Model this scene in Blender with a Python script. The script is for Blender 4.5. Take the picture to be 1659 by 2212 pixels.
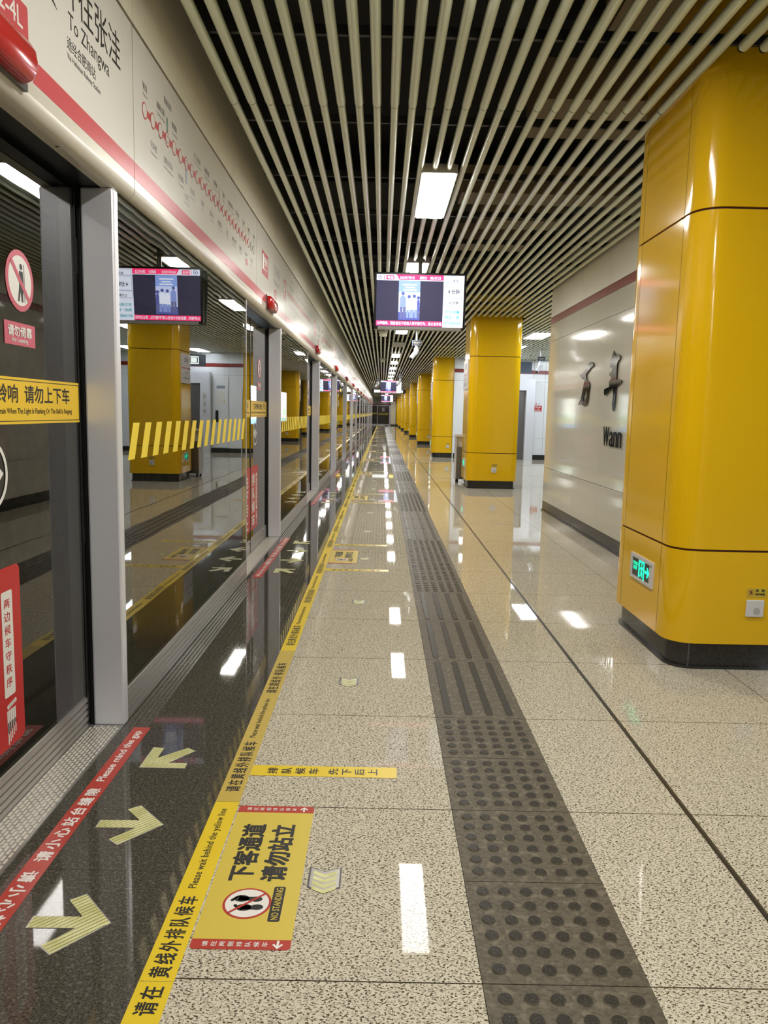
import bpy, bmesh, math, random
from mathutils import Vector, Matrix
from mathutils.geometry import tessellate_polygon
random.seed(7)
for o in list(bpy.data.objects): bpy.data.objects.remove(o)
SC = bpy.context.scene
COL = SC.collection
PI = math.pi

# ------------------------------------------------------------------ camera, world, exposure
CAM_H = 1.33
FPX, CX, CY = 1655.0, 829.5, 1106.0
VPX, VPY, ROLL = 825.5, 892.7, math.radians(1.25)
cam_d = bpy.data.cameras.new('camera'); cam = bpy.data.objects.new('camera', cam_d); COL.objects.link(cam)
cam_d.sensor_fit = 'HORIZONTAL'; cam_d.sensor_width = 36.0
cam_d.lens = FPX / 1659.0 * 36.0
cam_d.clip_end = 400; cam_d.clip_start = 0.05
yv = Vector(((VPX - CX) / FPX, (VPY - CY) / FPX, 1)).normalized()      # world axes seen from the camera (x right, y down, z ahead)
dn = Vector((-math.sin(ROLL), math.cos(ROLL), 0)); dn = (dn - dn.dot(yv) * yv).normalized()
xv = dn.cross(yv)
up = -dn
Rw = Matrix((xv, yv, up))                                              # camera(x right,y down,z ahead) -> world
right = Rw @ Vector((1, 0, 0)); upc = Rw @ Vector((0, -1, 0)); back = Rw @ Vector((0, 0, -1))
M = Matrix((right, upc, back)).transposed().to_4x4(); M.translation = Vector((0, 0, CAM_H))
cam.matrix_world = M
SC.camera = cam
SC.view_settings.view_transform = 'Standard'
try: SC.view_settings.look = 'None'
except Exception: pass
SC.view_settings.gamma = 1.0
SC.view_settings.use_curve_mapping = False
SC.view_settings.exposure = 0.68
W = bpy.data.worlds.new('world'); SC.world = W; W.use_nodes = True
W.node_tree.nodes['Background'].inputs[0].default_value = (0.9, 0.85, 0.75, 1)
W.node_tree.nodes['Background'].inputs[1].default_value = 0.01
LIGHT_E = 40.0       # luminance of the ceiling lamp diffusers
LIGHT_C = (1.0, 0.975, 0.93)
SCREEN_E = 1.0

# ------------------------------------------------------------------ lay-out constants (metres)
Y_END, Y_BACK = 88.0, -9.0
PITCH = 4.945; DOOR0 = 2.085                         # door centres
N_DOOR = 17
doors_y = [DOOR0 + PITCH * i for i in range(-2, N_DOOR)]
Z_TUBE, R_TUBE, X_TUBE0, P_TUBE = 3.075, 0.0235, -0.88, 0.1015
COLS_Y = [3.97 + 10.0 * i for i in range(-1, 9)]
ORD = ['first', 'second', 'third', 'fourth', 'fifth', 'sixth', 'seventh', 'eighth', 'ninth', 'tenth', 'eleventh', 'twelfth', 'thirteenth', 'fourteenth', 'fifteenth', 'sixteenth', 'seventeenth', 'eighteenth', 'nineteenth', 'twentieth']
def ordn(i):
    if i < 20: return ORD[i]
    tens = ['twenty', 'thirty', 'forty', 'fifty', 'sixty', 'seventy', 'eighty', 'ninety']
    n = i + 1
    h = ''
    if n == 100: return 'hundredth'
    if n > 100: h = 'hundred and '; n -= 100
    if n <= 20: return h + ORD[n - 1]
    t, u = divmod(n, 10)
    if u == 0: return h + {'twenty': 'twentieth', 'thirty': 'thirtieth', 'forty': 'fortieth', 'fifty': 'fiftieth', 'sixty': 'sixtieth', 'seventy': 'seventieth', 'eighty': 'eightieth', 'ninety': 'ninetieth'}[tens[t - 2]]
    return h + tens[t - 2] + '-' + ORD[u - 1]

# ------------------------------------------------------------------ materials
MT = {}
def mat(name, col, rough=0.5, metal=0.0, spec=0.5, coat=0.0, emis=None, es=0.0, ior=None):
    m = bpy.data.materials.new(name); m.use_nodes = True
    b = m.node_tree.nodes['Principled BSDF']
    b.inputs['Base Color'].default_value = (*col, 1); b.inputs['Roughness'].default_value = rough
    b.inputs['Metallic'].default_value = metal; b.inputs['Specular IOR Level'].default_value = spec
    b.inputs['Coat Weight'].default_value = coat; b.inputs['Coat Roughness'].default_value = 0.05
    if ior: b.inputs['IOR'].default_value = ior
    if emis: b.inputs['Emission Color'].default_value = (*emis, 1); b.inputs['Emission Strength'].default_value = es
    MT[name] = m
    return m
def nodes(m): return m.node_tree.nodes, m.node_tree.links, m.node_tree.nodes['Principled BSDF']
def nd(ns, t, **k):
    n = ns.new(t)
    for a, b in k.items(): setattr(n, a, b)
    return n
def math_n(ns, ln, op, a, b=None, c=None):
    n = ns.new('ShaderNodeMath'); n.operation = op
    for i, v in enumerate((a, b, c)):
        if v is None: continue
        if isinstance(v, (int, float)): n.inputs[i].default_value = v
        else: ln.new(v, n.inputs[i])
    return n.outputs[0]
def bump_noise(m, scale, strength, dist=0.01, detail=2, stretch=None):
    ns, ln, b = nodes(m)
    tc = nd(ns, 'ShaderNodeNewGeometry'); v = tc.outputs['Position']
    if stretch:
        mp = nd(ns, 'ShaderNodeMapping'); mp.inputs['Scale'].default_value = stretch; ln.new(v, mp.inputs[0]); v = mp.outputs[0]
    nz = nd(ns, 'ShaderNodeTexNoise'); nz.inputs['Scale'].default_value = scale; nz.inputs['Detail'].default_value = detail
    ln.new(v, nz.inputs['Vector'])
    bp = nd(ns, 'ShaderNodeBump'); bp.inputs['Strength'].default_value = strength; bp.inputs['Distance'].default_value = dist
    ln.new(nz.outputs[0], bp.inputs['Height']); ln.new(bp.outputs[0], b.inputs['Normal'])
    return nz
def color_noise(m, c1, c2, scale, lo=0.4, hi=0.6, detail=3, stretch=None):
    ns, ln, b = nodes(m)
    tc = nd(ns, 'ShaderNodeNewGeometry'); v = tc.outputs['Position']
    if stretch:
        mp = nd(ns, 'ShaderNodeMapping'); mp.inputs['Scale'].default_value = stretch; ln.new(v, mp.inputs[0]); v = mp.outputs[0]
    nz = nd(ns, 'ShaderNodeTexNoise'); nz.inputs['Scale'].default_value = scale; nz.inputs['Detail'].default_value = detail
    ln.new(v, nz.inputs['Vector'])
    r = nd(ns, 'ShaderNodeValToRGB'); r.color_ramp.elements[0].position = lo; r.color_ramp.elements[1].position = hi
    r.color_ramp.elements[0].color = (*c1, 1); r.color_ramp.elements[1].color = (*c2, 1)
    ln.new(nz.outputs[0], r.inputs[0]); ln.new(r.outputs[0], b.inputs['Base Color'])
    return r

def stone(name, base, fleck, fleck2, s, joints, rough, lo, hi, spec=0.5, wob=0.0):
    m = mat(name, base, rough, spec=spec); ns, ln, b = nodes(m)
    g = nd(ns, 'ShaderNodeNewGeometry'); P = g.outputs['Position']
    mp = nd(ns, 'ShaderNodeMapping'); mp.inputs['Rotation'].default_value = (0, 0, 0.5); mp.inputs['Scale'].default_value = (1, 1.6, 1); ln.new(P, mp.inputs[0])
    n1 = nd(ns, 'ShaderNodeTexNoise'); n1.inputs['Scale'].default_value = s; n1.inputs['Detail'].default_value = 1.5; n1.inputs['Distortion'].default_value = 0.6
    ln.new(mp.outputs[0], n1.inputs['Vector'])
    r1 = nd(ns, 'ShaderNodeValToRGB'); e = r1.color_ramp.elements
    e[0].position = lo; e[0].color = (*fleck, 1); e[1].position = hi; e[1].color = (*base, 1)
    ln.new(n1.outputs[0], r1.inputs[0])
    n2 = nd(ns, 'ShaderNodeTexNoise'); n2.inputs['Scale'].default_value = s * 0.55; n2.inputs['Detail'].default_value = 2; ln.new(P, n2.inputs['Vector'])
    r2 = nd(ns, 'ShaderNodeValToRGB'); r2.color_ramp.elements[0].position = 0.56; r2.color_ramp.elements[1].position = 0.64
    ln.new(n2.outputs[0], r2.inputs[0])
    mx = nd(ns, 'ShaderNodeMix', data_type='RGBA'); ln.new(r2.outputs[0], mx.inputs[0]); ln.new(r1.outputs[0], mx.inputs[6]); mx.inputs[7].default_value = (*fleck2, 1)
    out = mx.outputs[2]
    sp = nd(ns, 'ShaderNodeSeparateXYZ'); ln.new(P, sp.inputs[0])
    jm = None
    for ax, off, per, wd in joints:
        f = math_n(ns, ln, 'SUBTRACT', sp.outputs[ax], off - wd / 2)
        f = math_n(ns, ln, 'DIVIDE', f, per); f = math_n(ns, ln, 'FRACT', f)
        l = math_n(ns, ln, 'LESS_THAN', f, wd / per)
        jm = l if jm is None else math_n(ns, ln, 'MAXIMUM', jm, l)
    if jm is not None:
        m2 = nd(ns, 'ShaderNodeMix', data_type='RGBA'); ln.new(jm, m2.inputs[0]); ln.new(out, m2.inputs[6]); m2.inputs[7].default_value = (0.045, 0.035, 0.022, 1)
        out = m2.outputs[2]
    ln.new(out, b.inputs['Base Color'])
    if wob:
        nz = nd(ns, 'ShaderNodeTexNoise'); nz.inputs['Scale'].default_value = 2.2; nz.inputs['Detail'].default_value = 1; ln.new(P, nz.inputs['Vector'])
        bp = nd(ns, 'ShaderNodeBump'); bp.inputs['Strength'].default_value = wob; bp.inputs['Distance'].default_value = 0.01
        ln.new(nz.outputs[0], bp.inputs['Height']); ln.new(bp.outputs[0], b.inputs['Normal'])
    return m

stone('floor_light', (0.585, 0.53, 0.41), (0.085, 0.07, 0.045), (0.42, 0.37, 0.27), 140, [(1, 1.65, 0.8, 0.004)], 0.022, 0.415, 0.465, spec=0.045, wob=0.012)
stone('floor_hall', (0.585, 0.53, 0.41), (0.085, 0.07, 0.045), (0.42, 0.37, 0.27), 140, [(1, 1.65, 0.8, 0.004), (0, 1.88, 0.8, 0.004)], 0.022, 0.415, 0.465, spec=0.12, wob=0.012)
stone('floor_dark', (0.080, 0.073, 0.056), (0.034, 0.030, 0.023), (0.12, 0.11, 0.085), 190, [(1, 2.07, 1.0, 0.003)], 0.035, 0.42, 0.5, spec=0.32, wob=0.012)
stone('tactile_stone', (0.125, 0.106, 0.074), (0.090, 0.076, 0.052), (0.165, 0.140, 0.100), 60, [], 0.5, 0.4, 0.55, spec=0.15)
stone('tactile_dot', (0.046, 0.042, 0.033), (0.014, 0.013, 0.010), (0.085, 0.075, 0.06), 420, [], 0.36, 0.42, 0.5, spec=0.15)
mat('granite_black', (0.022, 0.021, 0.019), 0.13); color_noise(MT['granite_black'], (0.012, 0.012, 0.011), (0.04, 0.038, 0.034), 260)
mat('tube_green', (0.74, 0.81, 0.64), 0.26, metal=0.15); 
mat('tube_gap', (0.01, 0.01, 0.008), 0.7)
mat('void_black', (0.012, 0.011, 0.010), 0.8)
mat('concrete', (0.14, 0.12, 0.095), 0.85); color_noise(MT['concrete'], (0.09, 0.075, 0.06), (0.17, 0.15, 0.12), 5)
mat('duct', (0.34, 0.27, 0.18), 0.6)
mat('rail_steel', (0.05, 0.05, 0.05), 0.5, metal=0.3)
mat('steel', (0.74, 0.74, 0.78), 0.30, metal=0.35); bump_noise(MT['steel'], 60, 0.05, 0.002, 2, (1, 1, 0.02))
mat('steel_dark', (0.20, 0.19, 0.18), 0.32, metal=0.9)
mat('steel_sill', (0.48, 0.46, 0.43), 0.36, metal=0.85)
mat('rubber', (0.006, 0.006, 0.006), 0.35)
mat('header_white', (0.70, 0.675, 0.61), 0.22, spec=0.45)
mat('lip_beige', (0.60, 0.56, 0.46), 0.30, metal=0.1)
mat('upper_beige', (0.84, 0.80, 0.67), 0.33, spec=0.4)
mat('sign_red', (0.55, 0.085, 0.095), 0.25)
mat('poster_red', (0.50, 0.016, 0.016), 0.35)
mat('lamp_red', (0.46, 0.008, 0.008), 0.2, coat=0.15)
mat('line_green', (0.06, 0.20, 0.11), 0.4); mat('line_blue', (0.16, 0.22, 0.38), 0.4); mat('line_brown', (0.45, 0.32, 0.15), 0.4); mat('line_yellow', (0.60, 0.55, 0.15), 0.4)
mat('ink', (0.018, 0.017, 0.016), 0.4); mat('ink_grey', (0.16, 0.15, 0.14), 0.5)
mat('white_print', (0.75, 0.72, 0.66), 0.35)
mat('yellow_col', (0.77, 0.455, 0.005), 0.11, spec=0.5)
mat('yellow_gap', (0.08, 0.018, 0.006), 0.6)
mat('wall_cream', (0.60, 0.57, 0.47), 0.07, spec=0.6)
mat('wall_white', (0.78, 0.79, 0.80), 0.15)
mat('wall_gap', (0.03, 0.028, 0.025), 0.6)
mat('band_red', (0.24, 0.026, 0.016), 0.25)
mat('tape_yellow', (0.72, 0.52, 0.02), 0.33); mat('tape_yellow_old', (0.50, 0.36, 0.065), 0.4)
mat('tape_red', (0.42, 0.045, 0.03), 0.32)
mat('sign_yellow', (0.60, 0.46, 0.06), 0.38)
mat('glow_sticker', (0.62, 0.62, 0.20), 0.35)
color_noise(MT['glow_sticker'], (0.54, 0.53, 0.20), (0.68, 0.66, 0.32), 14)
mat('sticker_edge', (0.10, 0.095, 0.09), 0.3, metal=0.3)
mat('sticker_silver', (0.62, 0.60, 0.55), 0.25, metal=0.5)
mat('hazard_yellow', (0.90, 0.68, 0.04), 0.4)
mat('door_sign_yellow', (0.80, 0.52, 0.02), 0.3)
mat('pink_ring', (0.55, 0.10, 0.14), 0.35)
mat('plastic_white', (0.62, 0.60, 0.58), 0.3); mat('plastic_grey', (0.40, 0.39, 0.37), 0.35)
mat('bezel', (0.010, 0.010, 0.014), 0.22)
mat('chrome_dark', (0.30, 0.30, 0.29), 0.06, metal=1.0)
mat('letter_black', (0.006, 0.006, 0.006), 0.12)
mat('sign_blue', (0.13, 0.17, 0.25), 0.25)
mat('camera_white', (0.62, 0.64, 0.66), 0.3)
mat('grille_beige', (0.30, 0.28, 0.20), 0.6)
mat('dark_door', (0.035, 0.020, 0.012), 0.15)
mat('lamp_frame', (0.55, 0.53, 0.48), 0.4)
mat('warn_orange', (0.55, 0.42, 0.04), 0.4)
def emi(name, col, s): return mat(name, (0.01, 0.01, 0.01), 0.4, emis=col, es=s)
emi('diffuser', LIGHT_C, LIGHT_E)
emi('diffuser_cool', (0.84, 0.92, 1.0), 17.0)
emi('scr_black', (0.035, 0.032, 0.075), 1.0 * SCREEN_E); emi('scr_white', (0.80, 0.86, 1.0), 1.25 * SCREEN_E); emi('scr_red', (0.85, 0.03, 0.14), 1.7 * SCREEN_E)
emi('scr_sky', (0.30, 0.45, 0.95), 1.1 * SCREEN_E); emi('scr_photo', (0.62, 0.70, 1.0), 1.2 * SCREEN_E); emi('scr_blue', (0.10, 0.12, 0.42), 1.1 * SCREEN_E); emi('scr_shirt', (0.30, 0.40, 0.85), 1.0 * SCREEN_E)
emi('scr_ink', (0.10, 0.10, 0.13), 0.6 * SCREEN_E); emi('scr_teal', (0.10, 0.50, 0.55), 1.0 * SCREEN_E); emi('scr_grey', (0.16, 0.17, 0.38), 1.0 * SCREEN_E)
emi('exit_green', (0.0, 0.90, 0.42), 1.25); emi('ad_white', (0.85, 0.92, 1.0), 9.0); emi('ad_blue', (0.20, 0.50, 1.0), 6.0); emi('ad_green', (0.35, 0.85, 0.45), 5.0); emi('ad_pink', (1.0, 0.55, 0.65), 6.0)
emi('icon_lit', (0.85, 0.95, 0.90), 1.6); emi('box_yellow', (1.0, 0.65, 0.08), 1.6)
mat('exit_black', (0.012, 0.020, 0.012), 0.2)

def glass(name, ior, tint, wob, rough=0.0):
    m = bpy.data.materials.new(name); m.use_nodes = True; ns, ln = m.node_tree.nodes, m.node_tree.links
    for n in list(ns): ns.remove(n)
    out = ns.new('ShaderNodeOutputMaterial'); mix = ns.new('ShaderNodeMixShader')
    tr = ns.new('ShaderNodeBsdfTransparent'); tr.inputs[0].default_value = (*tint, 1)
    gl = ns.new('ShaderNodeBsdfGlossy'); gl.inputs['Roughness'].default_value = rough; gl.inputs[0].default_value = (0.96, 0.95, 0.93, 1)
    fr = ns.new('ShaderNodeFresnel'); fr.inputs[0].default_value = ior
    g = ns.new('ShaderNodeNewGeometry')
    nf = math_n(ns, ln, 'SUBTRACT', 1.0, g.outputs['Backfacing']); f = math_n(ns, ln, 'MULTIPLY', fr.outputs[0], nf)
    if wob:
        mp = ns.new('ShaderNodeMapping'); mp.inputs['Scale'].default_value = (1, 1.0, 0.6); ln.new(g.outputs['Position'], mp.inputs[0])
        nz = ns.new('ShaderNodeTexNoise'); nz.inputs['Scale'].default_value = 2.6; nz.inputs['Detail'].default_value = 1.0; ln.new(mp.outputs[0], nz.inputs['Vector'])
        bp = ns.new('ShaderNodeBump'); bp.inputs['Strength'].default_value = wob; bp.inputs['Distance'].default_value = 0.01
        ln.new(nz.outputs[0], bp.inputs['Height']); ln.new(bp.outputs[0], gl.inputs['Normal'])
    ln.new(f, mix.inputs[0]); ln.new(tr.outputs[0], mix.inputs[1]); ln.new(gl.outputs[0], mix.inputs[2]); ln.new(mix.outputs[0], out.inputs[0])
    MT[name] = m
glass('glass_fixed', 3.4, (0.62, 0.64, 0.60), 0.05)
glass('glass_leaf', 1.75, (0.62, 0.64, 0.60), 0.05)

# ------------------------------------------------------------------ mesh builder
class MB:
    def __init__(s): s.v = []; s.f = []; s.m = []; s.sm = []; s.mats = []
    def mi(s, m):
        if m not in s.mats: s.mats.append(m)
        return s.mats.index(m)
    def raw(s, vs, fs, m, smooth=False):
        b = len(s.v); s.v += [tuple(v) for v in vs]; k = s.mi(m)
        for f in fs: s.f.append(tuple(i + b for i in f)); s.m.append(k); s.sm.append(smooth)
        return s
    def box(s, x0, x1, y0, y1, z0, z1, m):
        vs = [(x, y, z) for z in (z0, z1) for y in (y0, y1) for x in (x0, x1)]
        return s.raw(vs, [(0, 2, 3, 1), (4, 5, 7, 6), (0, 1, 5, 4), (2, 6, 7, 3), (0, 4, 6, 2), (1, 3, 7, 5)], m)
    def bbox(s, x0, x1, y0, y1, z0, z1, m, r=0.004, axis=None):
        # box with all edges softened (three nested slabs)
        bm = bmesh.new(); bmesh.ops.create_cube(bm, size=1)
        for v in bm.verts:
            v.co = Vector(((x0 + x1) / 2 + v.co.x * (x1 - x0), (y0 + y1) / 2 + v.co.y * (y1 - y0), (z0 + z1) / 2 + v.co.z * (z1 - z0)))
        bmesh.ops.bevel(bm, geom=list(bm.edges), offset=r, segments=2, affect='EDGES', profile=0.5)
        bm.verts.index_update()
        s.raw([v.co[:] for v in bm.verts], [[v.index for v in f.verts] for f in bm.faces], m, False); bm.free(); return s
    def tube(s, p0, p1, r, m, n=12, caps=True, r1=None, smooth=True):
        p0, p1 = Vector(p0), Vector(p1); d = (p1 - p0).normalized()
        a = d.orthogonal().normalized(); b = d.cross(a); r1 = r if r1 is None else r1
        vs = []
        for p, rr in ((p0, r), (p1, r1)):
            for i in range(n):
                t = 2 * PI * i / n; vs.append(p + a * math.cos(t) * rr + b * math.sin(t) * rr)
        fs = [(i, (i + 1) % n, n + (i + 1) % n, n + i) for i in range(n)]
        s.raw(vs, fs, m, smooth)
        if caps: s.raw(vs, [tuple(reversed(range(n))), tuple(range(n, 2 * n))], m)
        return s
    def prism(s, O, ux, uy, pts, th, m, hole=None, side=None):
        # polygon pts (u,v) laid at O in plane ux,uy; raised by th along the normal
        O, ux, uy = Vector(O), Vector(ux), Vector(uy); n = ux.cross(uy)
        area = sum(pts[i][0] * pts[(i + 1) % len(pts)][1] - pts[(i + 1) % len(pts)][0] * pts[i][1] for i in range(len(pts)))
        if area < 0: pts = list(reversed(pts))
        rings = [pts]
        if hole:
            ah = sum(hole[i][0] * hole[(i + 1) % len(hole)][1] - hole[(i + 1) % len(hole)][0] * hole[i][1] for i in range(len(hole)))
            rings.append(list(reversed(hole)) if ah > 0 else hole)
        for zz, flip in ((th, False), (0, True)):
            if zz == 0 and th < 0.003: continue
            flat = [p for R in rings for p in R]
            tris = tessellate_polygon([[Vector((u, w, 0)) for u, w in R] for R in rings])
            fs = []
            for tr in tris:
                a, b, c = (flat[i] for i in tr)
                cr = (b[0] - a[0]) * (c[1] - a[1]) - (b[1] - a[1]) * (c[0] - a[0])
                ids = list(tr)
                if (cr < 0) != flip: ids.reverse()
                fs.append(ids)
            s.raw([O + ux * u + uy * w + n * zz for u, w in flat], fs, m)
        for R in rings:
            k = len(R); vs = [O + ux * u + uy * w for u, w in R] + [O + ux * u + uy * w + n * th for u, w in R]
            s.raw(vs, [(i, (i + 1) % k, k + (i + 1) % k, k + i) for i in range(k)], side or m)
        return s
    def rect(s, O, ux, uy, u0, u1, v0, v1, th, m, r=0.0):
        if r <= 0: pts = [(u0, v0), (u1, v0), (u1, v1), (u0, v1)]
        else:
            pts = []
            for cx, cy, a0 in ((u1 - r, v0 + r, -90), (u1 - r, v1 - r, 0), (u0 + r, v1 - r, 90), (u0 + r, v0 + r, 180)):
                for k in range(5):
                    a = math.radians(a0 + 22.5 * k); pts.append((cx + r * math.cos(a), cy + r * math.sin(a)))
        return s.prism(O, ux, uy, pts, th, m)
    def disc(s, O, ux, uy, cu, cv, r, th, m, n=28, rin=None, ry=None):
        ry = ry or r
        c = lambda q, qy: [(cu + q * math.cos(2 * PI * i / n), cv + qy * math.sin(2 * PI * i / n)) for i in range(n)]
        if rin is None: return s.prism(O, ux, uy, c(r, ry), th, m)
        a, b = c(r, ry), c(rin, rin * ry / r); O, ux, uy = Vector(O), Vector(ux), Vector(uy); nn = ux.cross(uy)
        vs = [O + ux * u + uy * w + nn * th for u, w in a + b]
        s.raw(vs, [(i, (i + 1) % n, n + (i + 1) % n, n + i) for i in range(n)], m)
        vs = [O + ux * u + uy * w for u, w in a] + [O + ux * u + uy * w + nn * th for u, w in a]
        return s.raw(vs, [(i, (i + 1) % n, n + (i + 1) % n, n + i) for i in range(n)], m)
    def text(s, t, O, ux, uy, w, h, m, bold=0.0, th=0.0, fit=True, sp=1.0):
        # text fitted into a box w x h whose lower left corner is O
        vs, fs, bb = text_mesh(t, 0, sp)
        O, ux, uy = Vector(O), Vector(ux), Vector(uy); n = ux.cross(uy)
        sx = w / (bb[1] - bb[0]); sy = h / (bb[3] - bb[2])
        if not fit: sx = w; sy = h
        ox, oy = (bb[0], bb[2]) if fit else (0, -0.1)
        e = bold * 0.8
        sh = [(0, 0)] if bold <= 0.004 else [(-e, -e), (e, -e), (-e, e), (e, e)] + ([(0, 0), (e, 0), (-e, 0), (0, e), (0, -e)] if e > 0.02 else [])
        for k, (a, b) in enumerate(sh):
            V = [O + ux * ((x - ox + a) * sx) + uy * ((y - oy + b) * sy) + n * (th + k * 0.00006) for x, y in vs]
            s.raw(V, fs, m)
        return s
    def vtext(s, t, O, ux, uy, size, pitch, m, bold=0.0, th=0.0, wide=1.0):
        # one character under another, going down (-uy) from the upper left corner O
        for i, ch in enumerate(t):
            if ch != ' ': s.text(ch, Vector(O) - Vector(uy) * (pitch * i + size), ux, uy, size * wide, size, m, bold, th, fit=False)
        return s
    def build(s, name, parent=None, origin=(0, 0, 0)):
        me = bpy.data.meshes.new(name)
        o = Vector(origin)
        me.from_pydata([tuple(Vector(v) - o) for v in s.v], [], s.f)
        for m in s.mats: me.materials.append(MT[m])
        me.polygons.foreach_set('material_index', s.m); me.polygons.foreach_set('use_smooth', s.sm)
        me.validate(); me.update()
        ob = bpy.data.objects.new(name, me); COL.objects.link(ob)
        if parent: ob.parent = parent
        else: ob.location = o
        return ob
_tc = {}
def text_mesh(t, bold, sp=1.0):
    k = (t, bold, sp)
    if k in _tc: return _tc[k]
    c = bpy.data.curves.new('t', 'FONT'); c.body = t; c.size = 1; c.offset = 0; c.resolution_u = 2; c.space_character = sp
    o = bpy.data.objects.new('t', c); COL.objects.link(o)
    me = bpy.data.meshes.new_from_object(o.evaluated_get(bpy.context.evaluated_depsgraph_get()))
    vs = [(v.co.x, v.co.y) for v in me.vertices]; fs = []
    for p in me.polygons:
        ids = list(p.vertices)
        if p.normal.z < 0: ids.reverse()
        fs.append(ids)
    bb = (min(v[0] for v in vs), max(v[0] for v in vs), min(v[1] for v in vs), max(v[1] for v in vs))
    bpy.data.objects.remove(o); bpy.data.curves.remove(c); bpy.data.meshes.remove(me)
    _tc[k] = (vs, fs, bb); return _tc[k]

def gapx(x): return X_TUBE0 + P_TUBE * (math.floor((x - X_TUBE0) / P_TUBE) + 0.5)
X, Y, Z = Vector((1, 0, 0)), Vector((0, 1, 0)), Vector((0, 0, 1))
def tag(o, label, cat, group=None):
    o['label'] = label; o['category'] = cat
    if group: o['group'] = group
    return o
def stuff(o): o['kind'] = 'stuff'; return o
def thing(name, label, cat, loc=(0, 0, 0), group=None):
    o = bpy.data.objects.new(name, None); COL.objects.link(o); o.location = loc; o.empty_display_size = 0.1
    return tag(o, label, cat, group)
def struct(o, label=None):
    o['kind'] = 'structure'
    if label: o['label'] = label
    return o
def copy_tree(o, parent=None):
    c = o.copy(); COL.objects.link(c); c.parent = parent
    for ch in list(o.children): copy_tree(ch, c)
    return c
def dup(o, loc, label):
    c = copy_tree(o); c.location = loc; c['label'] = label; return c

# ================================================================== THE SETTING
mb = MB(); mb.box(-0.54, 0.265, Y_BACK, Y_END, -0.12, 0, 'floor_light'); struct(mb.build('floor'), 'pale speckled terrazzo floor between yellow line and tactile strip')
mb = MB(); mb.box(0.665, 10.0, Y_BACK, Y_END, -0.12, 0, 'floor_hall'); mb.box(0.265, 0.665, Y_BACK, Y_END, -0.12, -0.02, 'granite_black'); struct(mb.build('floor'), 'pale speckled terrazzo floor right of the tactile strip')
mb = MB(); mb.box(-1.36, -0.54, Y_BACK, Y_END, -0.12, 0, 'floor_dark'); struct(mb.build('floor'), 'polished dark granite strip along the screen doors')
mb = MB(); mb.box(1.063, 1.077, Y_BACK, Y_END, -0.01, 0.0008, 'ink'); struct(mb.build('trim_1'), 'black expansion joint running along the floor')
mb = MB(); mb.box(0.665, 10.0, 20.9, 20.96, -0.01, 0.0008, 'ink'); mb.box(-0.54, 10, 17.30, 17.325, -0.01, 0.0008, 'ink_grey'); struct(mb.build('trim_2'), 'dark expansion joints crossing the floor')
# track side
mb = MB(); mb.box(-5.4, -1.36, Y_BACK, Y_END + 6, -1.3, -1.1, 'void_black'); mb.box(-1.40, -1.36, Y_BACK, Y_END, -1.1, -0.0, 'void_black'); struct(mb.build('floor'), 'dark track bed behind the screen doors')
mb = MB(); mb.box(-5.5, -5.3, Y_BACK, Y_END + 6, -1.3, 3.6, 'concrete'); struct(mb.build('wall_left'), 'dark tunnel wall across the track')
# black void above the tubes
mb = MB(); mb.box(-5.5, 10.2, Y_BACK - 0.2, Y_END + 6, 4.3, 4.5, 'void_black')
struct(mb.build('ceiling'), 'black painted soffit above the ceiling tubes')
mb = MB(); yy = -7.0
while yy < 60:
    mb.box(-1.2, 2.3 if yy < 11.2 else 8, yy, yy + 0.35, 3.9, 4.3, 'void_black'); yy += 4.0
for (x0, x1, y0, y1, z) in ((1.0, 2.3, 5.2, 5.9, 3.7), (0.7, 2.3, 7.5, 7.9, 3.75), (1.0, 1.9, 8.5, 8.9, 3.75), (0.9, 1.8, 9.9, 10.3, 3.8), (1.2, 2.3, 3.6, 4.6, 3.8)):
    mb.box(x0, x1, y0, y1, z - 0.35, z - 0.1, 'duct')
struct(mb.build('ceiling'), 'concrete beams and ducts above the ceiling tubes')
mb = MB(); mb.box(-1.3, 10.2, Y_BACK - 0.2, Y_BACK, 0, 4.3, 'wall_cream'); struct(mb.build('wall_back'), 'cream end wall behind the viewer')

def panels(mb, O, ux, uy, us, vs, m, backm, depth=0.012, gap=0.005, back=0.05):
    n = Vector(ux).cross(Vector(uy))
    mb.rect(Vector(O) - n * back, ux, uy, us[0], us[-1], vs[0], vs[-1], back, backm)
    for i in range(len(us) - 1):
        for j in range(len(vs) - 1):
            mm = m[j] if isinstance(m, (list, tuple)) else m
            mb.rect(O, ux, uy, us[i] + gap / 2, us[i + 1] - gap / 2, vs[j] + gap / 2, vs[j + 1] - gap / 2, depth, mm)
def frange(a, b, s):
    r = []; x = a
    while x < b - 1e-6: r.append(x); x += s
    return r + [b]

# upper wall above the screen-door header
mb = MB(); panels(mb, (-1.046, 0, 0), Y, Z, frange(Y_BACK, Y_END, 2.05), [2.86, 3.35], 'upper_beige', 'wall_gap', gap=0.003)
mb.box(-1.30, -1.098, Y_BACK, Y_END, 2.80, 4.3, 'void_black'); struct(mb.build('wall_left'), 'beige panel frieze above the screen door header')
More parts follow.
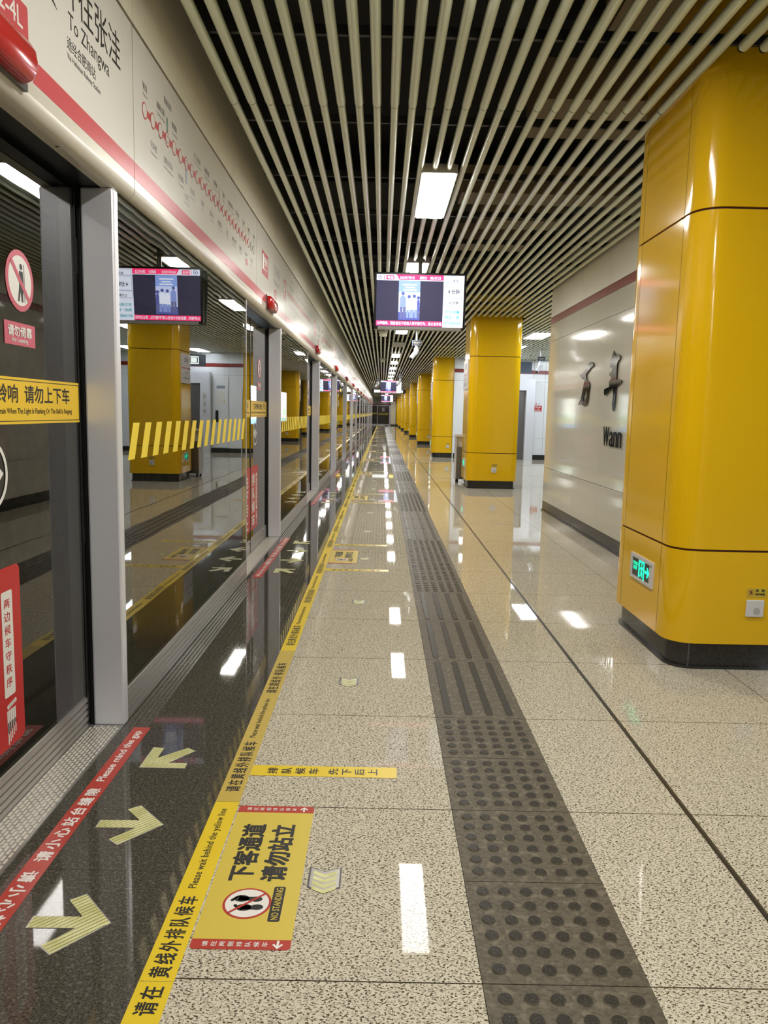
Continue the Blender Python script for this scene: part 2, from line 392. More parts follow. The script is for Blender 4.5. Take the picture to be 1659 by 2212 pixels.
# cream wall with the station name
wy = [-10.96, -10.35, -9.30, -8.2, -7.1, -6.0, -4.9]
mb = MB(); panels(mb, (2.345, 0, 0), -Y, Z, wy, [0.14, 0.62, 2.37, 2.61, 2.70, 3.4], ['wall_cream', 'wall_cream', 'wall_cream', 'band_red', 'upper_beige'], 'wall_gap', gap=0.004)
mb.box(2.345, 5.2, 4.9, 10.945, 0.1, 3.4, 'wall_cream')
panels(mb, (5.2, 10.945, 0), -X, Z, [0, 0.95, 1.9, 2.85], [0.14, 0.62, 2.37, 2.61, 2.70, 3.4], ['wall_cream', 'wall_cream', 'wall_cream', 'band_red', 'upper_beige'], 'wall_gap')
struct(mb.build('wall_right'), 'glossy cream wall with red band and station name')
mb = MB(); mb.box(2.335, 5.25, 4.9, 10.96, 0, 0.14, 'granite_black'); mb.box(2.318, 2.335, 4.9, 10.975, 0, 0.02, 'granite_black'); struct(mb.build('baseboard_right'), 'black granite baseboard under the cream wall')
# wall across the platform behind the second column
mb = MB(); O = (2.49, 24.0, 0)
panels(mb, (2.20, 23.955, 0), X, Z, [0, 0.41, 0.95], [0.14, 0.65, 2.39, 2.63, 2.74, 3.4], ['wall_white'] * 3 + ['band_red', 'wall_white'], 'wall_gap')
panels(mb, (4.66, 24.0, 0), X, Z, [0, 0.36, 1.4, 2.6], [0.14, 0.65, 2.39, 2.63, 2.74, 3.4], ['wall_white'] * 3 + ['band_red', 'wall_white'], 'wall_gap')
panels(mb, (3.15, 24.0, 0), X, Z, [0, 0.75, 1.51], [2.46, 2.63, 2.74, 3.4], ['wall_white', 'band_red', 'wall_white'], 'wall_gap')
mb.box(2.20, 3.15, 23.957, 27.0, 0.0, 3.4, 'wall_white'); mb.box(3.15, 4.66, 24.06, 27.0, 0.0, 3.4, 'wall_white'); mb.box(4.66, 7.26, 24.0, 27.0, 0.0, 3.4, 'wall_white'); struct(mb.build('wall_front'), 'white wall across the platform with red band')
mb = MB(); mb.box(2.24, 3.15, 23.93, 24.1, 0, 0.14, 'granite_black'); mb.box(4.66, 7.26, 23.97, 24.1, 0, 0.14, 'granite_black'); struct(mb.build('baseboard_front'), 'black baseboard under the white wall')
# far right side of the hall
mb = MB(); panels(mb, (9.9, 0, 0), -Y, Z, frange(-Y_END, -Y_BACK, 4.0), [0.0, 2.2, 2.3, 2.45, 3.4], ['steel_dark', 'header_white', 'band_red', 'header_white'], 'wall_gap'); mb.box(9.9, 10.1, Y_BACK, Y_END, 0, 4.3, 'void_black')
struct(mb.build('wall_right'), 'opposite platform edge far across the hall')
# end wall
mb = MB(); O = (-1.3, Y_END, 0)
panels(mb, O, X, Z, [0, 1.15, 2.3], [2.36, 2.75, 3.4], 'wall_cream', 'wall_gap')
mb.rect(O, X, Z, 0, 2.3, 2.24, 2.35, 0.03, 'band_red')
mb.box(-1.3, 10, Y_END + 0.3, Y_END + 0.5, 0, 4.3, 'void_black')
panels(mb, (0.95, 85.0, 0), X, Z, [0, 0.55], [0.12, 0.65, 2.39, 2.66, 2.76, 3.4], ['wall_cream'] * 3 + ['band_red', 'wall_cream'], 'wall_gap')
mb.box(0.95, 1.5, 85.02, 88, 0.0, 3.4, 'wall_cream'); mb.box(0.93, 1.5, 84.96, 88, 0.0, 0.13, 'granite_black')
mb.box(1.5, 10, Y_END - 0.2, Y_END, 0, 3.4, 'wall_cream'); struct(mb.build('wall_front'), 'cream end wall at the far end of the platform')

# end gate in the far wall
t = thing('platform_end_gate', 'dark glazed gate in the far end wall with yellow strips', 'gate', (0, Y_END, 0))
mb = MB()
for a, b in ((-1.3, -1.22), (-0.58, -0.52), (0.80, 0.98)): mb.box(a, b, -0.05, 0.1, 0, 2.24, 'steel')
mb.box(-1.22, 0.80, -0.05, 0.1, 2.18, 2.24, 'steel'); mb.box(-1.22, 0.80, -0.05, 0.1, 0, 0.12, 'steel'); mb.build('gate_frame', t)
mb = MB(); mb.box(-1.22, -0.58, 0.0, 0.03, 0.12, 2.18, 'glass_leaf'); mb.rect((0, 0, 0), X, Z, -1.22, -0.58, 1.22, 1.38, 0.004, 'hazard_yellow'); mb.build('pane', t)
mb = MB(); mb.box(-0.52, 0.80, 0.0, 0.04, 0.12, 2.18, 'dark_door'); mb.rect((0, 0, 0), X, Z, -0.42, 0.68, 1.15, 1.36, 0.004, 'hazard_yellow', r=0.05)
mb.rect((0, 0, 0), X, Z, -0.02, 0.26, 1.55, 1.95, 0.004, 'white_print', r=0.03); mb.text('请勿进入', (-0.3, -0.006, 1.2), X, Z, 0.8, 0.11, 'ink', 0.02); mb.build('gate_door', t)

# ================================================================== PLATFORM SCREEN DOORS
XF, XL = -1.06, -1.20                          # fixed glazing plane, sliding leaf plane
DW = 1.005                                     # half door opening
def kick(mb, x, y0, y1, z1=0.15, z0=0.004):
    n = 5; h = (z1 - z0) / n
    mb.box(x - 0.02, x - 0.006, y0, y1, z0, z1, 'steel_sill')
    for i in range(n):
        mb.box(x - 0.006, x, y0, y1, z0 + h * i + h * 0.06, z0 + h * i + h * 0.72, 'steel_sill')
# --- post
def make_post():
    t = thing('door_post', '', 'post', group='steel posts of the screen doors')
    mb = MB(); mb.bbox(-1.185, -1.056, 0, 0.055, 0.0, 2.17, 'steel', r=0.008); mb.build('post_body', t)
    mb = MB(); mb.box(-1.20, -1.186, 0.0, 0.05, 0.0, 2.17, 'rubber'); mb.build('gasket', t)
    return t
# --- fixed glass panel: local y 0..L
LF = PITCH - 2 * DW
def make_fixed():
    t = thing('glass_screen_panel', '', 'glass panel', group='fixed glass panels between the sliding doors')
    y0, y1 = 0.058, LF
    mb = MB(); mb.box(XF - 0.012, XF, y0, y1, 0.15, 2.168, 'glass_fixed'); mb.build('pane', t)
    mb = MB(); kick(mb, XF + 0.003, y0, y1); mb.build('kick_plate', t)
    mb = MB(); mb.box(XF - 0.016, XF + 0.003, y1, y1 + 0.006, 0.0, 2.168, 'steel'); mb.box(XF - 0.03, XF - 0.014, y0, y1, 2.10, 2.168, 'rubber'); mb.build('edge_trim', t)
    mb = MB(); mb.box(-1.185, XF - 0.02, y1 - 0.06, y1 - 0.01, 0.0, 2.17, 'steel_dark'); mb.build('rear_stile', t)
    mb = MB()
    for i in range(16):
        a = 0.125 + i * 0.1727
        mb.prism((XF, 0, 0), Y, Z, [(a, 1.111), (a + 0.083, 1.111), (a + 0.160, 1.266), (a + 0.077, 1.266)], 0.0012, 'hazard_yellow')
    mb.build('hazard_stripes', t)
    return t
# --- sliding leaf: local y measured from door centre; side=+1 far leaf, -1 near leaf
def make_leaf(sg):
    t = thing('sliding_door', '', 'door', group='sliding leaves of the screen doors')
    a, b = (0.008, DW - 0.02) if sg > 0 else (-DW + 0.02, -0.008)
    mb = MB(); mb.box(XL - 0.012, XL, a, b, 0.14, 2.15, 'glass_leaf'); mb.build('pane', t)
    mb = MB()
    for (p, q) in ((a, a + 0.012), (b - 0.012, b)): mb.box(XL - 0.03, XL + 0.003, p, q, 0.01, 2.15, 'rubber')
    s0, s1 = (b - 0.115, b - 0.012) if sg > 0 else (a + 0.012, a + 0.115)
    mb.box(XL - 0.03, XL - 0.012, s0, s1, 0.14, 2.15, 'steel_dark'); mb.box(XL - 0.03, XL - 0.013, a, b, 2.02, 2.15, 'rubber'); mb.build('door_frame', t)
    mb = MB(); kick(mb, XL + 0.003, a, b, 0.14); mb.build('kick_plate', t)
    O = Vector((XL + 0.001, 0, 0))
    w0, w1 = (a, b - 0.006) if sg > 0 else (a + 0.006, b)
    mb = MB(); mb.rect(O, Y, Z, w0, w1, 1.268, 1.420, 0.0015, 'door_sign_yellow', r=0.012)
    lb = MB()
    for (u0, u1, v0, v1) in ((w0 + 0.008, w1 - 0.008, 1.2765, 1.279), (w0 + 0.008, w1 - 0.008, 1.409, 1.4115), (w0 + 0.008, w0 + 0.0105, 1.2765, 1.4115), (w1 - 0.0105, w1 - 0.008, 1.2765, 1.4115)):
        lb.rect(O + X * 0.0016, Y, Z, u0, u1, v0, v1, 0.0004, 'ink')
    if sg > 0: cn, en = '灯闪铃响  请勿上下车', 'Do Not Get On/Off The Train When The Light Is Flashing Or The Bell Is Ringing'
    else: cn, en = '灯闪铃响  请勿上下车', 'Do Not Get On/Off The Train When The Light Is Flashing Or The Bell Is Ringing'
    lb.text(cn, O + Y * (w0 + 0.16) + Z * 1.338 + X * 0.002, Y, Z, (w1 - w0) - 0.26, 0.058, 'ink', 0.02)
    lb.text(en, O + Y * (w0 + 0.05) + Z * 1.296 + X * 0.002, Y, Z, (w1 - w0) - 0.13, 0.024, 'ink', 0.01)
    so = mb.build('warning_sign', t); so['label'] = 'yellow warning sign strip'; lb.build('lettering', so)
    if sg > 0:
        mb = MB(); c = 0.509; mb.disc(O, Y, Z, c, 1.734, 0.098, 0.001, 'pink_ring', 40); mb.disc(O + X * 0.0011, Y, Z, c, 1.734, 0.080, 0.0003, 'white_print', 40)
        P = O + X * 0.0016
        mb.disc(P, Y, Z, c + 0.008, 1.780, 0.010, 0.0003, 'ink', 16)
        mb.prism(P, Y, Z, [(c - 0.006, 1.766), (c + 0.020, 1.766), (c + 0.024, 1.720), (c + 0.016, 1.680), (c + 0.018, 1.667), (c + 0.006, 1.667), (c, 1.70), (c - 0.010, 1.667), (c - 0.020, 1.667), (c - 0.008, 1.72)], 0.0003, 'ink')
        mb.rect(P, Y, Z, c + 0.027, c + 0.031, 1.667, 1.79, 0.0003, 'ink_grey')
        mb.prism(P + X * 0.0004, Y, Z, [(c - 0.066, 1.787), (c - 0.053, 1.799), (c + 0.066, 1.681), (c + 0.053, 1.669)], 0.0003, 'pink_ring'); mb.build('no_leaning_symbol', t)
        mb = MB(); mb.rect(O, Y, Z, 0.390, 0.606, 1.524, 1.598, 0.001, 'pink_ring', r=0.004)
        mb.text('请勿倚靠', O + Y * 0.412 + Z * 1.553 + X * 0.002, Y, Z, 0.166, 0.034, 'white_print', 0.03); mb.text('No Leaning', O + Y * 0.436 + Z * 1.531 + X * 0.002, Y, Z, 0.112, 0.017, 'white_print', 0.02); mb.build('no_leaning_sign', t)
        mb = MB(); mb.disc(O, Y, Z, 0.262, 1.113, 0.112, 0.001, 'white_print', 40, rin=0.098)
        for q in (1, -1): mb.prism(O, Y, Z, [(0.262 + q * 0.02, 1.163), (0.262 + q * 0.085, 1.113), (0.262 + q * 0.02, 1.063)], 0.001, 'white_print')
        mb.build('direction_symbol', t)
        p0, p1, zt, zb = 0.015, 0.425, 0.812, 0.215
    else:
        p0, p1, zt, zb = -0.425, -0.015, 0.812, 0.215
    mb = MB(); mb.rect(O, Y, Z, p0, p1, zb, zt, 0.001, 'poster_red', r=0.025)
    so = mb.build('queue_poster', t); so['label'] = 'red queue poster'
    lb = MB(); P = O + X * 0.0015
    if sg > 0:
        lb.vtext('排队候车', P + Y * (p0 + 0.06) + Z * 0.745, Y, Z, 0.12, 0.128, 'white_print', 0.035, wide=1.35)
        lb.rect(P, Y, Z, p1 - 0.130, p1 - 0.058, 0.385, 0.735, 0.0004, 'white_print', r=0.008)
        lb.vtext('两边候车守秩序', P + Y * (p1 - 0.117) + Z * 0.712 + X * 0.0008, Y, Z, 0.034, 0.0435, 'poster_red', 0.01, wide=1.25)
        for i in range(5):
            u = p1 - 0.11 + i * 0.012; v = 0.352 + i * 0.002
            lb.disc(P, Y, Z, u, v, 0.008, 0.0003, 'white_print', 12); lb.rect(P, Y, Z, u - 0.010, u - 0.0005, 0.262 + i * 0.005, 0.340, 0.0003, 'white_print', r=0.002)
            lb.rect(P, Y, Z, u - 0.007, u - 0.001, 0.225 + i * 0.007, 0.30, 0.0003, 'white_print')
    else:
        lb.vtext('先下后上', P + Y * (p0 + 0.15) + Z * 0.745, Y, Z, 0.12, 0.128, 'white_print', 0.035, wide=1.35)
    lb.build('lettering', so)
    return t
# --- sill
def make_sill():
    t = thing('door_sill', '', 'sill', group='anti-slip sills of the screen doors')
    mb = MB(); mb.box(-1.355, XF - 0.0, -DW, DW, -0.002, 0.003, 'steel_sill'); mb.build('plate', t)
    mb = MB()
    for r in range(9):
        x = -1.19 + r * 0.014
        for k in range(60):
            y = -DW + 0.02 + k * 0.0328 + (0.0164 if r % 2 else 0)
            if y + 0.024 < DW: mb.rect((0, 0, 0.003), X, Y, x, x + 0.007, y, y + 0.025, 0.0014, 'lip_beige')
    stuff(mb.build('tread_studs', t))
    return t
post0, fixed0, leafF, leafN, sill0 = make_post(), make_fixed(), make_leaf(1), make_leaf(-1), make_sill()
first = True
for i, yc in enumerate(doors_y):
    k = i - 2; vis = k >= 0
    if k < -1: continue
    w = 'pair counted from the near end' if False else ''
    nm = ordn(k) if k >= 0 else 'behind the viewer, zeroth'
    if k < 0:
        pass
    lp = [(post0, yc + DW, 'brushed steel post at far side of the %s screen door from the camera' % nm),
          (fixed0, yc + DW, 'fixed glass panel with yellow slashes just beyond the %s screen door' % nm),
          (leafF, yc, 'far sliding leaf of the %s screen door, with no-leaning sign' % nm),
          (leafN, yc, 'near sliding leaf of the %s screen door opening' % nm),
          (sill0, yc, 'perforated steel sill under the %s screen door' % nm)]
    if k < 0: lp = lp[1:2]
    for src, y, lb in lp:
        if y + LF > Y_END + 0.5 and src is fixed0: continue
        if not src['label']: src['label'] = lb; src.location = (0, y, 0)
        else: dup(src, (0, y, 0), lb)

# --- header: cover over each door and each fixed panel, with their prints
XH = -1.03
def header_body(t, y0, y1):
    mb = MB(); pts = []                                    # cross section (x, z) of the cover with the rounded lower lip
    for a in range(0, 91, 15):
        r = math.radians(a); pts.append((XH - 0.045 + 0.045 * math.cos(r), 2.215 - 0.045 * math.sin(r)))
    pts += [(XH - 0.075, 2.170), (XH - 0.075, 2.84), (XH, 2.84)]
    n = len(pts)
    g = 0.003
    vs = [(x, y0 + g, z) for x, z in pts] + [(x, y1 - g, z) for x, z in pts]
    zs = [2.252]
    mb.raw(vs, [(i, i + 1, n + i + 1, n + i) for i in range(6)], 'lip_beige', True)
    mb.raw(vs, [(i, (i + 1) % n, n + (i + 1) % n, n + i) for i in range(6, n - 1)], 'lip_beige')
    mb.raw([(XH, y0 + g, 2.215), (XH, y1 - g, 2.215), (XH, y1 - g, 2.252), (XH, y0 + g, 2.252)], [(0, 1, 2, 3)], 'lip_beige')
    mb.raw([(XH, y0 + g, 2.252), (XH, y1 - g, 2.252), (XH, y1 - g, 2.84), (XH, y0 + g, 2.84)], [(0, 1, 2, 3)], 'header_white')
    mb.raw(vs, [tuple(range(n)), tuple(reversed(range(n, 2 * n)))], 'lip_beige')
    for k in range(int((y1 - y0) / 0.9)):
        mb.disc((0, 0, 2.1695), Y, X, y0 + 0.35 + k * 0.9, XH - 0.05, 0.006, 0.0008, 'ink', 10)
    mb.build('cover', t)
    mb = MB(); mb.rect((XH, 0, 0), Y, Z, y0 + g, y1 - g, 2.255, 2.322, 0.0008, 'sign_red'); mb.build('red_band', t)
HL = PITCH
# door cover: local y relative to the door centre: -0.70 .. +1.19 ; panel cover: +1.19 .. PITCH-0.70
HA, HB = -0.70, 1.19
hd = thing('header_panel', '', 'header panel', group='header covers above the screen doors'); header_body(hd, HA, HB)
O = Vector((XH + 0.0006, 0, 0))
def square_logo(mb, u0, u1, v0, v1, m):
    mb.rect(O, Y, Z, u0, u1, v0, v1, 0.0006, m); w = u1 - u0
    mb.text('1', O + X * 0.001 + Y * (u0 + 0.12 * w) + Z * (v0 + 0.25 * (v1 - v0)), Y, Z, 0.16 * w, 0.6 * (v1 - v0), 'white_print', 0.03)
    mb.text('号线', O + X * 0.001 + Y * (u0 + 0.36 * w) + Z * (v0 + 0.48 * (v1 - v0)), Y, Z, 0.5 * w, 0.34 * (v1 - v0), 'white_print', 0.03)
    mb.text('Line 1', O + X * 0.001 + Y * (u0 + 0.38 * w) + Z * (v0 + 0.24 * (v1 - v0)), Y, Z, 0.44 * w, 0.12 * (v1 - v0), 'white_print', 0.01)
mb = MB(); square_logo(mb, -0.42, -0.08, 2.47, 2.665, 'sign_red')
square_logo(mb, 1.02, 1.17, 2.47, 2.665, 'sign_red'); mb.build('line_logo', hd)
mb = MB(); mb.text('万年埠', O + Y * 0.26 + Z * 2.575, Y, Z, 0.42, 0.105, 'ink', 0.0); mb.text('Wannianbu', O + Y * 0.29 + Z * 2.505, Y, Z, 0.34, 0.042, 'ink_grey'); mb.build('station_name', hd)
mb = MB(); mb.rect(O, Y, Z, 0.33, 0.47, 2.375, 2.455, 0.0006, 'sign_red'); mb.text('A 07-1', O + X * 0.001 + Y * 0.345 + Z * 2.395, Y, Z, 0.11, 0.04, 'white_print', 0.02); mb.build('number_plate', hd)
# nearest door cover is the one with the destination
hd1 = thing('header_panel', 'white header panel with destination lettering above the nearest screen door', 'header panel', (0, doors_y[2], 0), 'header covers above the screen doors'); header_body(hd1, HA, HB)
dy = doors_y[2]
mb = MB()
mb.text('开往张洼', O + Y * (2.585 - dy) + Z * 2.600, Y, Z, 0.54, 0.130, 'ink', 0.0); mb.build('destination_name', hd1); mb = MB(); mb.text('To Zhangwa', O + Y * (2.63 - dy) + Z * 2.515, Y, Z, 0.37, 0.066, 'ink', 0.0)
mb.build('destination_name', hd1); mb = MB(); mb.text('途经合肥南站', O + Y * (2.615 - dy) + Z * 2.463, Y, Z, 0.245, 0.040, 'ink'); mb.text('Via Hefeinan Railway Station', O + Y * (2.615 - dy) + Z * 2.428, Y, Z, 0.29, 0.024, 'ink'); mb.build('via_line', hd1)
mb = MB(); c, zc = 2.36 - dy, 2.665
mb.prism(O, Y, Z, [(c - 0.19, zc), (c + 0.08, zc + 0.12), (c + 0.185, zc + 0.12), (c + 0.02, zc + 0.03), (c + 0.19, zc + 0.03), (c + 0.19, zc - 0.03), (c + 0.02, zc - 0.03), (c + 0.185, zc - 0.125), (c + 0.10, zc - 0.10)], 0.0006, 'ink'); mb.build('direction_arrow', hd1)
mb = MB(); mb.rect(O, Y, Z, 2.0 - dy, 2.335 - dy, 2.35, 2.445, 0.0008, 'sign_red', r=0.008); mb.text('A 02-4L', O + X * 0.001 + Y * (2.05 - dy) + Z * 2.372, Y, Z, 0.25, 0.052, 'white_print', 0.01); mb.build('number_plate', hd1)
# route map cover
hm = thing('header_panel', '', 'header panel', group='header covers above the fixed glass panels'); m0 = doors_y[2]
header_body(hm, HB, PITCH + HA)
mb = MB(); q = lambda k: 3.423 - m0 + 0.1153 * k; zl = 2.573
mb.rect(O, Y, Z, q(0), q(22), zl - 0.014, zl + 0.014, 0.0005, 'sign_red'); mb.rect(O, Y, Z, q(22), q(24), zl - 0.014, zl + 0.014, 0.0005, 'ink_grey')
for k in range(25):
    m_ = 'sign_red' if k < 23 else 'ink_grey'
    mb.disc(O + X * 0.0006, Y, Z, q(k), zl, 0.034, 0.0003, m_, 24); mb.disc(O + X * 0.0010, Y, Z, q(k), zl, 0.028, 0.0002, 'header_white', 24)
for k, m_, d in ((3, 'line_green', 1), (6, 'line_blue', -1), (13, 'line_brown', 1), (21, 'line_yellow', 1)):
    mb.rect(O + X * 0.0006, Y, Z, q(k) - 0.008, q(k) + 0.008, zl + (0.034 if d > 0 else -0.098), zl + (0.098 if d > 0 else -0.034), 0.0003, m_, r=0.006)
    for a0 in (0.5, 3.64):
        pts = [(q(k) + 0.018 * math.cos(a0 + t * 0.25), zl + 0.018 * math.sin(a0 + t * 0.25)) for t in range(9)] + [(q(k) + 0.013 * math.cos(a0 + t * 0.25), zl + 0.013 * math.sin(a0 + t * 0.25)) for t in range(8, -1, -1)]
        mb.prism(O + X * 0.0013, Y, Z, pts, 0.0002, 'ink_grey')
mb.rect(O, Y, Z, q(21.0), q(21.5), 2.395, 2.44, 0.0005, 'sign_red')
mb.build('route_line', hm)
names = ['张洼', '兴华苑', '瑶海公园', '合肥火车站', '凤阳路', '明光路', '大东门', '包公园', '合工大南区', '朱岗', '秋浦河路', '葛大店', '望湖城', '合肥南站', '骆岗', '高王', '滨湖会展中心', '塘西河公园', '金斗公园', '云谷路', '万达城', '万年埠', '贵阳路', '丙子铺', '九联圩']
en = ['Zhangwa', 'Xinghuayuan', 'Yaohai Park', 'Hefei Railway Station', 'Fengyanglu', 'Mingguanglu', 'Dadongmen', 'Baogong Park', 'Hegongda South', 'Zhugang', 'Qiupuhelu', 'Gedadian', 'Wanghucheng', 'Hefeinan Railway Station', 'Luogang', 'Gaowang', 'Convention Center', 'Tangxihe Park', 'Jindou Park', 'Yungulu', 'Wandacheng', 'Wannianbu', 'Guiyanglu', 'Bingzipu', 'Jiulianwei']
mb = MB()
for k in range(25):
    n = len(names[k]); w = 0.030 * n; zt = 2.655 if k % 2 == 0 else 2.455
    if k in (6,): zt = 2.395
    mb.text(names[k], O + Y * (q(k) - w / 2 + 0.01) + Z * zt, Y, Z, w, 0.030, 'ink'); mb.text(en[k], O + Y * (q(k) - w / 2 + 0.01) + Z * (zt - 0.026), Y, Z, w * 1.1, 0.013, 'ink_grey')
mb.text('瑶海公园', O + Y * (q(3) - 0.05) + Z * 2.72, Y, Z, 0.12, 0.030, 'ink')
mb.build('station_names', hm)
# alarm lamp
lamp0 = thing('alarm_lamp', '', 'lamp', group='red alarm lamps above the screen doors')
mb = MB()
pts = []
for a in range(-90, 91, 30): pts.append((0.025 + 0.035 * math.cos(math.radians(a)), 2.268 + 0.056 * math.sin(math.radians(a))))
pts = [(0.0, 2.212)] + pts + [(0.0, 2.324)]
n = len(pts); L = 0.20
vs = []
for yy_, sc in ((-L, 0.8), (-L + 0.03, 1.0), (L - 0.03, 1.0), (L, 0.8)):
    for x_, z_ in pts: vs.append((XH + x_ * sc, yy_, 2.268 + (z_ - 2.268) * sc))
fs = [(r * n + i, r * n + (i + 1) % n, (r + 1) * n + (i + 1) % n, (r + 1) * n + i) for r in range(3) for i in range(n)]
fs += [tuple(reversed(range(n))), tuple(range(3 * n, 4 * n))]
mb.raw(vs, fs, 'lamp_red', True); mb.build('lens', lamp0)
mb = MB(); mb.box(XH, XH + 0.012, -L - 0.012, L + 0.012, 2.205, 2.331, 'steel_dark'); mb.build('mounting_plate', lamp0)
for i, yc in enumerate(doors_y):
    k = i - 2
    if k < 0:
        continue
    if k >= 1:
        lb = 'white header panel with line logo above the %s screen door' % ordn(k)
        if not hd['label']: hd['label'] = lb; hd.location = (0, yc, 0)
        else: dup(hd, (0, yc, 0), lb)
    if yc + PITCH < Y_END + 3:
        lb = 'white header panel with route map just beyond the %s screen door' % ordn(k)
        if not hm['label']: hm['label'] = lb; hm.location = (0, yc, 0)
        else: dup(hm, (0, yc, 0), lb)
    lb = 'red alarm lamp on the header above the %s screen door' % ordn(k)
    if not lamp0['label']: lamp0['label'] = lb; lamp0.location = (0, yc, 0)
    else: dup(lamp0, (0, yc, 0), lb)
mb = MB(); mb.box(-1.30, XH - 0.076, Y_BACK, Y_END, 2.172, 2.80, 'rubber'); mb.box(XH - 0.04, XH - 0.012, Y_BACK, Y_END, 2.842, 2.8595, 'rubber'); struct(mb.build('trim_3'), 'black door machinery casing behind the header panels')

# trackside advertising light boxes
ad0 = thing('advertising_lightbox', '', 'lightbox', group='trackside advertising light boxes')
mb = MB(); mb.box(-0.12, -0.02, -1.25, 1.25, 0.75, 2.35, 'plastic_grey'); mb.build('housing', ad0)
mb = MB(); O2 = (-0.02, 0, 0); mb.rect(O2, Y, Z, -1.2, 1.2, 0.98, 2.30, 0.01, 'ad_white'); mb.rect(O2, Y, Z, -1.2, 1.2, 0.80, 0.98, 0.01, 'ad_blue')
mb.rect(O2, Y, Z, -0.2, 0.9, 1.1, 1.45, 0.012, 'ad_green')
for i in range(4): mb.rect(O2, Y, Z, -0.7, 0.3 - 0.15 * i, 2.1 - 0.16 * i, 2.18 - 0.16 * i, 0.012, 'ad_pink')
mb.build('poster', ad0)
for i, y in enumerate((30.6, 40.6, 50.6, 60.6)):
    lb = 'bright advertising light box across the track, %s counted from the camera' % ordn(i)
    if i == 0: ad0['label'] = lb; ad0.location = (-5.17, y, 0)
    else: dup(ad0, (-5.17, y, 0), lb)

# ================================================================== COLUMNS
CXC, CHX, CD = 2.025, 0.465, 1.05
def ring(hx, d, r, seg=8):
    # rounded rectangle centre (CXC), y 0..d ; returns pieces as point lists along the outline (open)
    x0, x1 = -hx, hx
    def arc(cx, cy, a0):
        return [(cx + r * math.cos(math.radians(a0 + 90 * k / seg)), cy + r * math.sin(math.radians(a0 + 90 * k / seg))) for k in range(seg + 1)]
    return arc(x0 + r, r, 180), arc(x1 - r, r, 270), arc(x1 - r, d - r, 0), arc(x0 + r, d - r, 90)
def column_row(mb, z0, z1, m, hx=CHX, d=CD, r=0.14, g=0.004):
    a, b, c, e = ring(hx, d, r)
    s = 0.06
    pieces = [[(a[0][0], a[0][1] + s)] + a + b + [(b[-1][0], b[-1][1] + s)],
              [(b[-1][0], b[-1][1] + s + g), (c[0][0], c[0][1] - s - g)],
              [(c[0][0], c[0][1] - s)] + c + e + [(e[-1][0], e[-1][1] - s)],
              [(e[-1][0], e[-1][1] - s - g), (a[0][0], a[0][1] + s + g)]]
    for p in pieces:
        k = len(p); vs = [(x, y, z0) for x, y in p] + [(x, y, z1) for x, y in p]
        mb.raw(vs, [(i, i + 1, k + i + 1, k + i) for i in range(k - 1)], m, True)
    full = a + b + c + e
    k = len(full); vs = [(x, y, z0) for x, y in full] + [(x, y, z1) for x, y in full]
    mb.raw(vs, [tuple(reversed(range(k))), tuple(range(k, 2 * k))], m)
def solid_ring(mb, z0, z1, m, hx, y0, y1, r):
    pts = []
    for cx, cy, a0 in ((-hx + r, y0 + r, 180), (hx - r, y0 + r, 270), (hx - r, y1 - r, 0), (-hx + r, y1 - r, 90)):
        for k in range(7): a = math.radians(a0 + 15 * k); pts.append((cx + r * math.cos(a), cy + r * math.sin(a)))
    k = len(pts); vs = [(x, y, z0) for x, y in pts] + [(x, y, z1) for x, y in pts]
    mb.raw(vs, [(i, (i + 1) % k, k + (i + 1) % k, k + i) for i in range(k)], m, True)
    mb.raw(vs, [tuple(reversed(range(k))), tuple(range(k, 2 * k))], m)
def make_column():
    t = thing('column', '', 'column', group='yellow clad columns along the platform')
    mb = MB(); solid_ring(mb, 0, 0.146, 'granite_black', CHX - 0.035, 0.035, CD - 0.035, 0.12); solid_ring(mb, 0, 0.014, 'granite_black', CHX - 0.018, 0.018, CD - 0.018, 0.13); mb.build('base', t)
    mb = MB(); solid_ring(mb, 0.15, 4.29, 'yellow_gap', CHX - 0.012, 0.012, CD - 0.012, 0.13); mb.build('core', t)
    for nm, a, b in (('lower_cladding', 0.146, 0.645), ('middle_cladding', 0.657, 2.378), ('upper_cladding', 2.390, 3.45)):
        mb = MB(); column_row(mb, a, b, 'yellow_col'); mb.build(nm, t)
    return t
col0 = make_column()
# outlet with its caution plate, and the exit sign, mounted on a column
out0 = thing('wall_socket', '', 'socket', group='white sockets on the column fronts')
mb = MB(); mb.bbox(-0.047, 0.047, -0.012, 0, 0.300, 0.392, 'plastic_white', r=0.004); mb.build('cover_plate', out0)
mb = MB(); mb.disc((0, -0.012, 0), X, Z, 0.008, 0.335, 0.017, 0.003, 'plastic_grey', 20); mb.build('button', out0)
cau0 = thing('caution_plate', '', 'sign', group='small yellow caution plates above the sockets')
mb = MB(); mb.rect((0, 0, 0), X, Z, -0.052, 0.055, 0.407, 0.455, 0.002, 'warn_orange'); mb.build('plate', cau0)
mb = MB(); mb.disc((0, -0.0022, 0), X, Z, -0.029, 0.431, 0.016, 0.0003, 'tape_red', 24, rin=0.0135); mb.disc((0, -0.0022, 0), X, Z, -0.029, 0.431, 0.006, 0.0003, 'ink', 10, ry=0.009)
mb.prism((0, -0.0026, 0), X, Z, [(-0.041, 0.441), (-0.039, 0.443), (-0.017, 0.421), (-0.019, 0.419)], 0.0002, 'tape_red')
mb.text('危', (-0.005, -0.003, 0.436), X, Z, 0.015, 0.014, 'ink', 0.03); mb.text('险', (0.027, -0.003, 0.436), X, Z, 0.015, 0.014, 'ink', 0.03); mb.text('请勿触摸', (-0.006, -0.003, 0.418), X, Z, 0.050, 0.010, 'ink', 0.03); mb.build('lettering', cau0)
ex0 = thing('exit_sign', '', 'exit sign', group='green exit signs low on the column sides')
mX, mY = -X, -Y                                         # faces -X: reading direction -Y
mb = MB()
